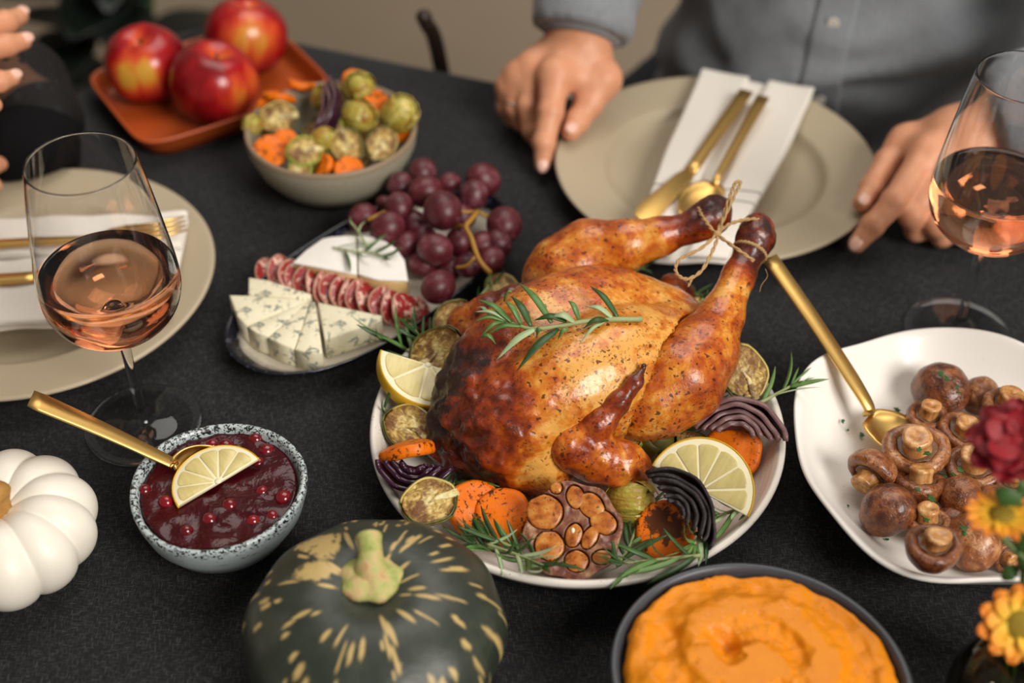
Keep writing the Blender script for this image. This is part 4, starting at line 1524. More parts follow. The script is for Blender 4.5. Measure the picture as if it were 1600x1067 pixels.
def sprout_whole(label, R=.0165, seed=1, mat='sprout_gold', group=None):
    """A whole roast sprout: a round heart wrapped in lapped leaves, tip along +z."""
    rnd = random.Random(seed)
    o = thing('brussels_sprout', label, 'sprout', group=group)
    mk('heart', blob((R * .93, R * .93, R * 1.08), 22, 14), MT[mat], o)
    for k in range(6):
        a0 = k * 2.4 + rnd.uniform(-.3, .3); half = rnd.uniform(.75, 1.1); top = rnd.uniform(.35, 1.15)
        Rk = R * (1.06 - .012 * k)
        def fn(u, v, a0=a0, half=half, top=top, Rk=Rk):
            ph = -1.45 + (1.45 + top) * v
            edge = (u - .5) * 2
            hw = half * (1 - .35 * v ** 3)
            lift = 1 + .07 * v ** 4 + .05 * abs(edge) ** 5
            rr = Rk * lift
            a = a0 + edge * hw / max(.35, math.cos(ph)) * .75
            return (rr * math.cos(ph) * math.cos(a), rr * math.cos(ph) * math.sin(a), rr * 1.1 * math.sin(ph))
        ob = mk('leaf', sheet(fn, 10, 10), MT[mat], o)
        md = ob.modifiers.new('thick', 'SOLIDIFY'); md.thickness = .0007; md.offset = 0
    mk('stem_end', xf(lathe([(.0003, -.002), (R * .34, -.002), (R * .36, 0), (R * .30, .002), (.0003, .002)], 16), (0, 0, -R * 1.1)), MT['sprout_pale'], o)
    return o


def garlic_half():
    o = thing('garlic_head', 'halved roasted garlic head with its cut cloves facing up on the platter', 'garlic')
    K = .0000775
    C = [(320, 440, 160, 152, .2), (375, 730, 130, 125, .6), (580, 630, 72, 105, .25), (722, 640, 62, 110, .45), (830, 505, 125, 98, .5), (722, 365, 98, 130, -.75), (580, 295, 76, 102, -.25), (410, 225, 52, 50, 0), (615, 850, 102, 92, .1), (832, 805, 88, 62, -.2)]
    cl = [((x - 570) * K, (590 - y) * K, a * K, b * K, -r) for x, y, a, b, r in C]
    R = .0330
    def sd(P):
        q = P.copy(); q[:, 2] = q[:, 2] / .8
        d = np.linalg.norm(q, axis=1) - R * (1 + .035 * np.sin(8 * np.arctan2(P[:, 1], P[:, 0])))
        d = np.maximum(d, P[:, 2] - .0012 - (fbm(P, 160, 3) - .5) * .003)
        for x, y, a, b, r in cl:
            c, s = math.cos(r), math.sin(r)
            u, w = (P[:, 0] - x) * c + (P[:, 1] - y) * s, -(P[:, 0] - x) * s + (P[:, 1] - y) * c
            e = (np.sqrt((u / (a + .0007)) ** 2 + (w / (b + .0007)) ** 2) - 1) * min(a, b)
            d = np.maximum(d, -np.maximum(e, -.004 - P[:, 2]))
        return d
    mk('papery_skin', surf(sd, (-.037, -.037, -.029), (.037, .037, .005), .0007), MT['garlic_skin'], o)
    for x, y, a, b, r in cl:
        v, f = blob((a, b, .0042), 24, 12, lambda d: 1 + .04 * math.sin(6 * d[0] + 3 * d[1]))
        v = [(p[0], p[1], p[2] if p[2] < .0009 else .0009 + (p[2] - .0009) * .25) for p in v]
        mk('clove', xf((v, f), (x, y, -.0008), (0, 0, r)), MT['clove'], o)
    mk('stalk_core', blob((.0016, .0022, .0022), 10, 8), MT['pith'], o)
    return o


def face_cam(p, tilt_up, spin=0.0, side=0.0):
    """Orientation whose +z looks to the camera's side of the sky: tilt_up 1 = straight up, 0 = at the camera."""
    d = cam_dir(p)
    n = np.array([d[0] + side, d[1], d[2]]) * (1 - tilt_up) + np.array([0, 0, 1.0]) * tilt_up
    return frame_to(n, spin)


def orient(n, y):
    """Orientation with +z along n and +y as near to direction y as it goes."""
    z = Vector(n).normalized(); y = Vector(y)
    y = (y - z * y.dot(z)).normalized()
    return Matrix((y.cross(z), y, z)).transposed().to_euler()


def build_garnish():
    GC, GS, GO, GL = 'carrot slices round the chicken', 'sprouts round the chicken', 'onion wedges round the chicken', 'lemon slices'
    # lemon, left: wide wedge under the neck end
    o = lemon_slice('lemon slice with thick yellow rind on the left of the platter', .0345, .011, 4)
    p = A(664, 582, .041); put(o, p, orient(cam_dir(p) * .5 + np.array([.22, .16, .55]), A(648, 650, .03) - A(664, 585, .03)))
    o['group'] = GL
    o = lemon_slice('pale lemon half slice leaning on the right side of the platter', .0355, .006, 6)
    p = A(1094, 768, .021); put(o, p, face_cam(p, .18, math.radians(-14), side=-.1))
    o['group'] = GL
    # carrots
    for px, py, z, R, t, tilt, sp, lab in ((1146, 703, .026, .0200, .009, .25, 0, 'round carrot slice with black herbs right of the pale lemon slice'),
                                           (1040, 827, .021, .0190, .008, .15, 1, 'round carrot slice with dark charred star in front of the black onion'),
                                           (785, 806, .020, .0185, .012, .35, 2, 'thick orange carrot slice beside the garlic, overlapping another'),
                                           (739, 793, .0185, .0185, .012, .25, 3, 'carrot slice half covered by another slice left of the garlic')):
        o = carrot_slice(lab, R, t, int(px), GC, 'carrot_char' if px == 1040 else 'carrot')
        p = A(px, py, z); put(o, p, face_cam(p, tilt, sp, side=(.5 if px == 739 else -.1)))
    o = carrot_slice('carrot slice lying on edge upon the purple onion at left', .0185, .009, 9, GC)
    p = A(636, 704, .036); put(o, p, frame_to((-.22, .62, .75), 0))
    # sprouts
    def sp(px, py, z, R, rot, lab, bright=False):
        o = sprout_whole(lab, R * .9, int(px + py), 'sprout' if bright == 'whole' else 'sprout_gold', GS) if bright in ('whole', 'gold') else sprout_half(lab, R, int(px + py), bright, GS); put(o, A(px, py, z), rot); return o
    p = A(640, 661, .022); sp(640, 668, .028, .0165, face_cam(p, .35, math.radians(160), side=-.2), 'browned sprout half below the left lemon slice')
    p = A(672, 783, .021); sp(672, 783, .024, .0168, face_cam(p, .5, math.radians(190), side=.1), 'sprout half with green rim left of the carrot slices')
    p = A(690, 551, .03); sp(682, 554, .032, .0200, face_cam(p, .2, math.radians(50), side=-.4), 'charred sprout half above the left lemon slice')
    p = A(984, 783, .022); sp(986, 783, .024, .0165, frame_to((.9, -.35, .25), 1.0), 'golden roast sprout right of the garlic head', 'gold')
    p = A(1022, 690, .026); sp(1022, 690, .026, .0165, face_cam(p, .4, math.radians(60), side=.5), 'dark roasted sprout behind the pale lemon slice', 'whole')
    p = A(978, 686, .026); sp(978, 686, .036, .0115, face_cam(p, .3, math.radians(220), side=-.3), 'bright green sprout half behind the chicken wing', True)
    p = A(1068, 702, .022); sp(1072, 700, .022, .0140, face_cam(p, .7, math.radians(20)), 'olive green sprout behind the pale lemon slice')
    p = A(1158, 583, .03); sp(1163, 582, .032, .0180, face_cam(p, .2, math.radians(100), side=.4), 'browned sprout half at the far right rim of the platter')
    p = A(712, 503, .03); sp(708, 500, .028, .0150, face_cam(p, .5, 1), 'dark sprout behind the chicken wing at the far left rim')
    p = A(775, 452, .03); sp(786, 458, .024, .0145, face_cam(p, .5, 2), 'sprout at the far rim behind the chicken wing')
    p = A(1085, 478, .02); sp(1078, 486, .022, .0145, face_cam(p, .6, 2), 'sprout at the far rim behind the raised drumstick')
    # onions
    o = onion_wedge('dark red onion wedge with arched layers at the right rim', .0275, 5, 1.0, group=GO)
    p = A(1150, 680, .024); put(o, p, orient(cam_dir(p) * .75 + np.array([-.05, 0, .25]), A(1098, 672, .02) - A(1215, 690, .02)))
    o = onion_wedge('charred black onion wedge leaning on the pale lemon slice', .0265, 6, 1.2, ('onion_char', 'onion_char'), GO, .0040)
    p = A(1054, 797, .040); put(o, p, orient(cam_dir(p) * .75 + np.array([-.15, 0, .25]), A(1028, 750, .03) - A(1100, 836, .03)), .92)
    o = onion_wedge('glossy purple onion wedge under the carrot slice at left', .0200, 4, 1.3, ('onion_purple', 'onion_purple'), GO, .0040)
    p = A(646, 722, .026); put(o, p, face_cam(p, .35, math.radians(-100), side=0))
    # garlic
    o = garlic_half()
    p = A(895, 829, .0325); put(o, p, face_cam(p, .22, 0), .94)
    for o in list(COL.objects):
        if o.parent is None and o.name.split('.')[0] in ('lemon_slice', 'carrot_slice', 'brussels_sprout', 'onion_wedge', 'garlic_head'): settle(o, plat_z)
    # rosemary on the platter
    z = .016
    G = 'rosemary sprigs on the platter'
    def S(label, pts, **k):
        t = sprig([A(*q) for q in pts], label, **k); t['group'] = G; settle(t, plat_z, .0); return t
    S('rosemary sprig sticking out past the left rim of the platter', [(700, 590, .030), (655, 560, .036), (622, 538, .041), (604, 533, .043)], n=9, seed=3, mats=('leaf_dark', 'leaf_dark', 'leaf'), size=.95, flat=.5)
    S('rosemary sprig crossing the far left rim behind the charred sprout', [(690, 560, .028), (664, 535, .036), (648, 515, .041)], n=6, seed=4, mats=('leaf_dark',), size=.8)
    S('rosemary sprig sticking out past the right rim of the platter', [(1130, 645, .030), (1180, 632, .039), (1216, 614, .043), (1236, 603, .045)], n=6, seed=5, size=1.0, mats=('leaf', 'leaf_pale', 'leaf_dark'), r=.0016, flat=.1)
    S('rosemary sprig under the carrot slices at the front left', [(850, 886, .036), (808, 868, .030), (772, 858, .029), (745, 850, .030)], n=11, seed=6, mats=('leaf_dark', 'leaf', 'leaf_dark'), size=1.05)
    S('rosemary sprig between the two carrot slices and the platter rim', [(815, 862, .024), (790, 850, .034), (765, 838, .034)], n=7, seed=16, mats=('leaf_dark', 'leaf_dark', 'leaf'), size=.9, flat=.6)
    S('rosemary sprig left of the garlic by the front rim', [(760, 850, .018), (812, 868, .024), (850, 884, .034)], n=12, seed=7, mats=('leaf_dark', 'leaf_dark', 'leaf_pale'), size=1.0)
    S('rosemary sprig right of the garlic by the front rim', [(965, 884, .030), (985, 850, .022), (1000, 800, .018)], n=10, seed=8, mats=('leaf_dark', 'leaf_dark', 'leaf'), size=1.0)
    S('rosemary sprig under the dark starred carrot slice', [(1095, 868, .036), (1030, 874, .030), (975, 880, .028)], n=9, seed=9, mats=('leaf_dark', 'leaf_dark', 'leaf'), size=1.05, flat=.1)
    S('pale rosemary sprig beneath the pale lemon slice by the rim', [(1172, 790, .028), (1140, 800, .026), (1105, 815, .027), (1085, 850, .032)], n=16, seed=10, mats=('leaf', 'leaf_pale', 'leaf_dark'), size=1.0)
    S('rosemary sprig between the thigh and the red onion wedge', [(1060, 680, .018), (1085, 640, .022), (1120, 600, .028)], n=12, seed=11, mats=('leaf', 'leaf_dark', 'leaf_dark'), size=1.1, flat=.6)
    S('rosemary sprig behind the pale lemon slice under the thigh', [(1020, 730, .014), (1040, 690, .017), (1075, 665, .020)], n=10, seed=12, mats=('leaf_dark', 'leaf'), size=1.0)
    S('rosemary sprig in front of the chicken neck', [(690, 765, .016), (730, 752, .015), (790, 770, .014)], n=12, seed=13, mats=('leaf_dark', 'leaf'), size=1.0)
    S('short rosemary sprig at the left rim beside the browned sprout', [(606, 650, .026), (600, 640, .030), (602, 636, .031)], n=3, seed=14, size=.6, tuft=False)
    S('short rosemary sprig under the sprout left of the carrots', [(628, 760, .026), (690, 800, .020), (730, 815, .020)], n=8, seed=15, mats=('leaf_dark',), size=.95)
    S('rosemary tuft behind the chicken at the far rim', [(990, 425, .030), (1005, 418, .036), (1012, 414, .040)], n=5, seed=17, size=.7)
    S('rosemary tuft between the two drumsticks at the far rim', [(1075, 470, .026), (1088, 462, .036), (1098, 464, .042)], n=4, seed=18, size=.8)
    S('rosemary tuft by the cheese plate at the far left rim', [(745, 470, .030), (762, 450, .036), (770, 444, .04)], n=5, seed=19, size=.6, mats=('leaf_dark', 'leaf'))


build_garnish()

# ------------------------------------------------------------------ cheese plate
def crop3(x, y): return (330 + x / 3.678, 320 + y / 3.678)
def crop4(x, y): return (530 + x / 4.267, 240 + y / 4.267)
def crop2(x, y): return (350 + x / 3.138, 80 + y / 3.138)


def wedge(name, label, cat, poly, z0, z1, mats, group, bev=.0012):
    """poly: pixel outline of the top face."""
    P = np.array([A(*crop3(*q), z1)[:2] for q in poly])
    c = P.mean(0)
    t = thing(name, label, cat, (c[0], c[1], z0), group=group)
    off = (c[0], c[1], 0)
    if len(mats) == 1:
        v, f = prism(P - c, 0, z1 - z0, bev)
        o = mk('cheese_body', (v, f), MT[mats[0]], t)
    else:
        v, f = prism(P - c, .0022, z1 - z0 - .0022, bev)
        mk('paste', (v, f), MT[mats[1]], t)
        mk('top_rind', prism(P - c, z1 - z0 - .0024, z1 - z0, .0009), MT[mats[0]], t)
        mk('bottom_rind', prism(P - c, 0, .0024, .0009), MT[mats[0]], t)
    return t, P, c


def build_cheese():
    G = 'blue cheese wedges on the oval plate'
    W = [('blue cheese wedge at the back of the fan beside the salami', [(215, 415), (330, 432), (575, 512), (562, 545), (430, 527), (214, 522)]),
         ('blue cheese wedge at the left end of the oval plate', [(104, 516), (230, 520), (555, 548), (400, 612), (206, 696), (150, 640)]),
         ('blue cheese wedge second from the left end of the oval plate', [(560, 549), (330, 757), (262, 735), (206, 700), (380, 625)]),
         ('blue cheese wedge in the middle of the front of the fan', [(566, 552), (478, 824), (400, 800), (325, 764)]),
         ('narrow blue cheese wedge at the front before the dark gap', [(574, 556), (598, 558), (640, 848), (560, 850), (480, 830)]),
         ('largest blue cheese wedge, right of the dark gap', [(612, 557), (980, 634), (972, 664), (870, 700), (655, 775)])]
    for i, (lab, poly) in enumerate(W):
        wedge('blue_cheese_wedge', lab, 'cheese', poly, .0092, .0285, ['blue_cheese'], G)
    G = 'white rind cheese wedges'
    for lab, poly in (('white rind soft cheese wedge on the left behind the salami', [(466, 333), (545, 258), (640, 192), (690, 182), (765, 176), (832, 176), (838, 396), (700, 372)]),
                      ('white rind soft cheese wedge on the right by the grapes', [(842, 176), (930, 182), (1000, 206), (1058, 246), (1104, 310), (1128, 432), (960, 428), (846, 398)])):
        t, P, c = wedge('soft_cheese_wedge', lab, 'cheese', poly, .0095, .0345, ['bloomy', 'brie_paste'], G, .0016)
        # the rind round the curved outside of the wheel
        k = [1, 2, 3, 4, 5] if 'left' in lab else [0, 1, 2, 3, 4]
        outer = [P[i] - c for i in (range(0, 6) if 'left' in lab else range(0, 6))]
        if 'left' not in lab: outer = outer[:6]
        v, f = [], []
        cc = np.mean(outer, 0)
        for q in outer:
            n = (q - (P.mean(0) - c)); n = n / np.linalg.norm(n)
            for dx, z in ((.0, .001), (.0009, .001), (.0009, .0235), (.0, .0235)): v.append((q[0] + n[0] * dx, q[1] + n[1] * dx, z))
        for i in range(len(outer) - 1):
            for j in range(4):
                a, b = i * 4 + j, i * 4 + (j + 1) % 4
                f.append((a, b, b + 4, a + 4))
        mk('side_rind', (v, f), MT['bloomy'], t)
    # salami: thin slices standing in a leaning row
    G = 'salami slices in a row'
    proto = None
    C = [(352, 392), (405, 385), (452, 415), (505, 425), (560, 440), (610, 462), (655, 478), (705, 492), (755, 506), (805, 520), (852, 528), (905, 540), (985, 572), (1050, 588), (1110, 600), (1165, 628)]
    words = ['first', 'second', 'third', 'fourth', 'fifth', 'sixth', 'seventh', 'eighth', 'ninth', 'tenth', 'eleventh', 'twelfth', 'thirteenth', 'fourteenth', 'fifteenth', 'last']
    for i, q in enumerate(C):
        p = A(*crop3(*q), .0205)
        lab = words[i] + ' salami slice from the left in the leaning row between the cheeses'
        n = np.array([.80, -.46, .40]) if i not in (0, 15) else np.array([.2, -.3, .9])
        rnd = random.Random(i)
        n = n + np.array([rnd.uniform(-.2, .2), rnd.uniform(-.25, .2), rnd.uniform(-.1, .2)])
        e = frame_to(n, rnd.uniform(0, 6))
        if i == 15: p = A(*crop3(*q), .0125)
        if proto is None:
            proto = thing('salami_slice', lab, 'salami', p, e, G)
            R = .0140
            m = lambda r, z, th: (r * math.cos(th), r * math.sin(th) * .96, z + .0022 * (r / R) ** 2 * math.cos(2 * th))
            mk('meat', lathe([(.0004, -.0007), (R * .96, -.0007), (R * .97, .0), (R * .96, .0007), (.0004, .0008)], 36, m), MT['salami'], proto)
            mk('casing', lathe([(R * .955, -.0008), (R, -.0006), (R * 1.004, 0), (R, .0006), (R * .955, .0009)], 36, m, False, False), MT['salami_skin'], proto)
        else:
            dup(proto, p, e, None, lab)
    # rosemary on the soft cheese
    def S(label, pts, **k): sprig([A(*crop3(x, y), z) for x, y, z in pts], label, **k)
    S('rosemary sprig lying on the white soft cheese', [(700, 245, .0365), (830, 270, .0375), (930, 275, .037), (990, 295, .036)], n=9, seed=31, mats=('leaf_dark', 'leaf', 'leaf_pale'), size=.85, r=.0009, spread=1.5, flat=.2)
    S('rosemary twig on the soft cheese pointing to the grapes', [(905, 255, .037), (850, 160, .040), (800, 95, .043)], n=3, seed=32, mats=('leaf_pale',), size=.5, r=.0011, tuft=False)


def cheese_z(P):
    a = math.radians(49.5)
    x, y = P[:, 0] + .1065, P[:, 1] - .8560
    u, w = (x * math.cos(a) + y * math.sin(a)) / .1365, (-x * math.sin(a) + y * math.cos(a)) / .0665
    r = (np.abs(u) ** 2.35 + np.abs(w) ** 2.35) ** (1 / 2.35)
    return np.interp(r, [0, .74, .83, .90, .955, .98, 1.0, 1.02], [.0078, .0082, .0092, .0130, .0200, .0222, .0215, 0])


def build_grapes():
    c = A(*crop4(690, 560), .0085)
    t = thing('grape_bunch', 'bunch of dark red grapes at the far end of the oval cheese plate', 'grapes', c)
    L = [(555, 125, 98, .034), (410, 215, 95, .036), (575, 255, 108, .046), (735, 200, 74, .036), (960, 175, 112, .030), (895, 280, 100, .040), (690, 380, 132, .052), (400, 360, 102, .040), (160, 430, 100, .030), (320, 500, 112, .036),
         (450, 605, 88, .028), (640, 640, 112, .038), (1100, 475, 122, .028), (660, 890, 112, .020), (800, 590, 96, .032), (960, 610, 98, .022), (560, 740, 92, .022), (860, 745, 84, .019), (740, 770, 84, .021), (1010, 710, 92, .0165), (300, 330, 52, .032),
         (500, 470, 95, .028), (1060, 600, 90, .017), (820, 420, 90, .030), (560, 560, 90, .024)]
    proto = None
    rnd = random.Random(5)
    for (x, y, r, z) in L:
        p = A(*crop4(x, y), max(z, .0205))
        k = (FOC / 36 * 1600) / np.linalg.norm(p - [0, 0, CAM_H - TZ])
        R = r / 4.267 / k * .98
        ball = np.array(blob((R * 1.12, R * 1.12, R * 1.12), 16, 10)[0])
        d = (np.array([0, 0, CAM_H - TZ]) - p); d /= np.linalg.norm(d)
        for _ in range(6):
            q = ball + p
            e = (q[:, 2] - cheese_z(q)).min()
            if e >= 0: break
            p = p + d * (-e / d[2] + .0002)
        if proto is None:
            proto = mk('grape', blob((1, 1, 1.12), 24, 16), MT['grape'], t)
            o = proto
        else:
            o = proto.copy(); link(o, t)
        o.location = Vector(p - c); o.scale = (R, R, R)
        o.rotation_euler = (rnd.uniform(-1, 1), rnd.uniform(.6, 1.6), rnd.uniform(0, 6))
    def st(pts, r): mk('stem', tube(smooth_path([A(*crop4(x, y), z) for x, y, z in pts], 4), r, 8), MT['grape_stem'], t, off=c)
    st([(925, 385, .052), (880, 440, .054), (845, 490, .054), (880, 560, .053), (905, 640, .050), (940, 720, .046), (1010, 800, .038)], .0021)
    st([(810, 385, .053), (870, 390, .051), (925, 385, .050)], .0014)
    st([(925, 385, .050), (985, 420, .044), (1010, 440, .038)], .0014)
    st([(905, 690, .048), (850, 745, .042), (780, 760, .038)], .0013)
    st([(845, 490, .049), (800, 480, .046), (760, 510, .040)], .0013)
    st([(190, 440, .042), (240, 420, .044), (305, 390, .042)], .0017)
    st([(285, 300, .036), (310, 330, .034)], .0015)


# ------------------------------------------------------------------ apples and the vegetable bowl
def build_apples():
    def prof():
        out = []
        for i in range(33):
            a = -math.pi / 2 + math.pi * i / 32
            r = math.cos(a)
            z = math.sin(a)
            rr = (abs(r) ** .86) * (1 + .05 * z)
            zz = z * .9
            if z > .5: zz -= .20 * max(0, 1 - rr / .52) ** 1.6 * 1.6
            if z < -.6: zz += .14 * max(0, 1 - rr / .42) ** 1.6
            out.append((max(.002, rr), zz))
        return out
    G = 'red apples on the terracotta tray'
    lab = ['red apple at the left of the tray', 'red apple at the front of the tray with a yellow blush', 'red and yellow apple at the back of the tray']
    for i, (px, py, z, R, rot, bl) in enumerate(((228, 100, .040, .0375, (.12, -.1, .3), (-.05, -1, .25)), (334, 129.5, .042, .0395, (.22, .1, 1.3), (.85, -.55, .1)), (385, 57, .041, .0390, (.25, .12, 2.2), (.25, -.8, .4)))):
        p = A(px, py, z)
        t = thing('apple', lab[i], 'apple', p, rot, G)
        v, f = lathe([(r * R, q * R) for r, q in prof()], 48, lambda r, z_, th: (r * math.cos(th) * (1 + .018 * math.cos(5 * th) * (1 if z_ < 0 else .6)), r * math.sin(th) * (1 + .018 * math.cos(5 * th)), z_))
        V = np.array(v); d = np.array(bl) / np.linalg.norm(bl)
        Rm = np.array(Euler(rot).to_matrix())
        un = V @ Rm.T / R
        k = np.clip(un @ d, 0, 1) ** (3.5 if i < 2 else 2) * (.62 if i else .85) + .62 * np.exp(-(np.hypot(V[:, 0], V[:, 1]) / (R * .34)) ** 2) * (V[:, 2] > 0)
        mk('apple_body', (v, f), MT['apple'], t, attrs={'blush': k})
        mk('stem', tube(smooth_path([(0, 0, R * .50), (.0008, 0, R * .60), (.002, .001, R * .72)], 4), .0013, 7), MT['dark_wood'], t)
        settle(t, lambda P: np.full(len(P), .0064))
        o = mk('calyx', xf(blob((.004, .004, .0015), 10, 6), (0, 0, -R * .70)), MT['dark_wood'], t)


def build_vegetables():
    G1, G2 = 'sprouts in the vegetable bowl', 'carrot pieces in the vegetable bowl'
    lab = ['pale sprout half at the left side of the vegetable bowl', 'golden sprout at the back of the vegetable bowl behind the onion', 'golden sprout in the middle of the vegetable bowl', 'golden sprout half at the front middle of the vegetable bowl',
           'pale sprout half with a long core at the front right of the vegetable bowl', 'bright green sprout at the front left of the vegetable bowl', 'small pale sprout piece at the far left rim of the vegetable bowl', 'pale sprout on top at the far rim of the vegetable bowl',
           'browned sprout at the right rim of the vegetable bowl', 'small green sprout at the front rim of the vegetable bowl', 'small tan sprout piece right of the purple onion', 'small green sprout half behind the tan piece']
    L = [(268, 325, 88, .058, 0), (505, 235, 76, .060, 0), (660, 318, 84, .062, 0), (602, 462, 88, .057, 0), (772, 455, 84, .056, 0), (398, 488, 84, .058, 1), (140, 362, 52, .054, 0), (668, 172, 72, .070, 0), (862, 310, 88, .062, 0), (372, 575, 62, .048, 1), (488, 430, 56, .060, 0), (528, 356, 50, .060, 1)]
    rnd = random.Random(3)
    for (x, y, r, z, br), lb in zip(L, lab):
        p = A(*crop2(x, y), z)
        k = F_PX / np.linalg.norm(p - [0, 0, CAM_H - TZ])
        if 'half' in lb or br:
            o = sprout_half(lb, r / 3.138 / k * .92, int(x), bool(br), G1)
            put(o, p, face_cam(p, rnd.uniform(.1, .4), rnd.uniform(0, 6), side=rnd.uniform(-.3, .3)))
        else:
            o = sprout_whole(lb, r / 3.138 / k * .95, int(x), 'sprout_gold', G1)
            put(o, p, frame_to((rnd.uniform(-1, 1), rnd.uniform(-1, .3), rnd.uniform(.1, 1)), rnd.uniform(0, 6)))
    lab = ['carrot slice at the front left of the vegetable bowl', 'carrot piece at the far right of the vegetable bowl', 'carrot strip at the far left rim of the vegetable bowl', 'carrot sliver standing at the front of the vegetable bowl', 'carrot slice at the front right rim of the vegetable bowl',
           'carrot slice behind the green sprout in the vegetable bowl', 'carrot slice under the pale sprout at the far rim', 'carrot slice under the browned sprout at the right rim', 'carrot piece at the back left of the vegetable bowl', 'carrot piece beside the pale sprout half on the left']
    L = [(228, 492, 92, .052, None), (745, 250, 66, .062, None), (270, 225, 90, .060, 'up'), (488, 560, 66, .049, 'edge'), (612, 585, 80, .047, None), (300, 448, 74, .050, None), (640, 150, 70, .062, None), (858, 385, 76, .050, None), (378, 165, 74, .058, 'up'), (205, 290, 60, .054, None)]
    for (x, y, r, z, mode), lb in zip(L, lab):
        p = A(*crop2(x, y), z)
        k = F_PX / np.linalg.norm(p - [0, 0, CAM_H - TZ])
        o = carrot_slice(lb, r / 3.138 / k * .9, .006, int(x), G2)
        n = {'up': frame_to((.15, .45, .85)), 'edge': frame_to((-.75, -.25, .6)), None: face_cam(p, rnd.uniform(.1, .4), rnd.uniform(0, 6), side=rnd.uniform(-.3, .3))}[mode]
        put(o, p, n)
    o = onion_wedge('purple onion wedge standing among the sprouts in the vegetable bowl', .030, 3, .8, ('onion_purple', 'onion_in'), None, .0045)
    p = A(*crop2(408, 318), .060); put(o, p, frame_to((-.62, -.25, .55), .35))
    # dark bed of roast pieces the upper ones lie on
    rnd = random.Random(8)
    for i in range(9):
        a = i * 2.4; rr = .014 + .022 * (i / 9)
        o = sprout_half('roast sprout in the shaded gaps under the top layer of the vegetable bowl', .0165, i, False, 'buried sprouts of the vegetable bowl')
        put(o, (-.1518 + rr * math.cos(a), 1.006 + rr * math.sin(a) * .95, .034 + .004 * (i % 3)), (rnd.uniform(-.6, .6), rnd.uniform(-.6, .6), rnd.uniform(0, 6)))


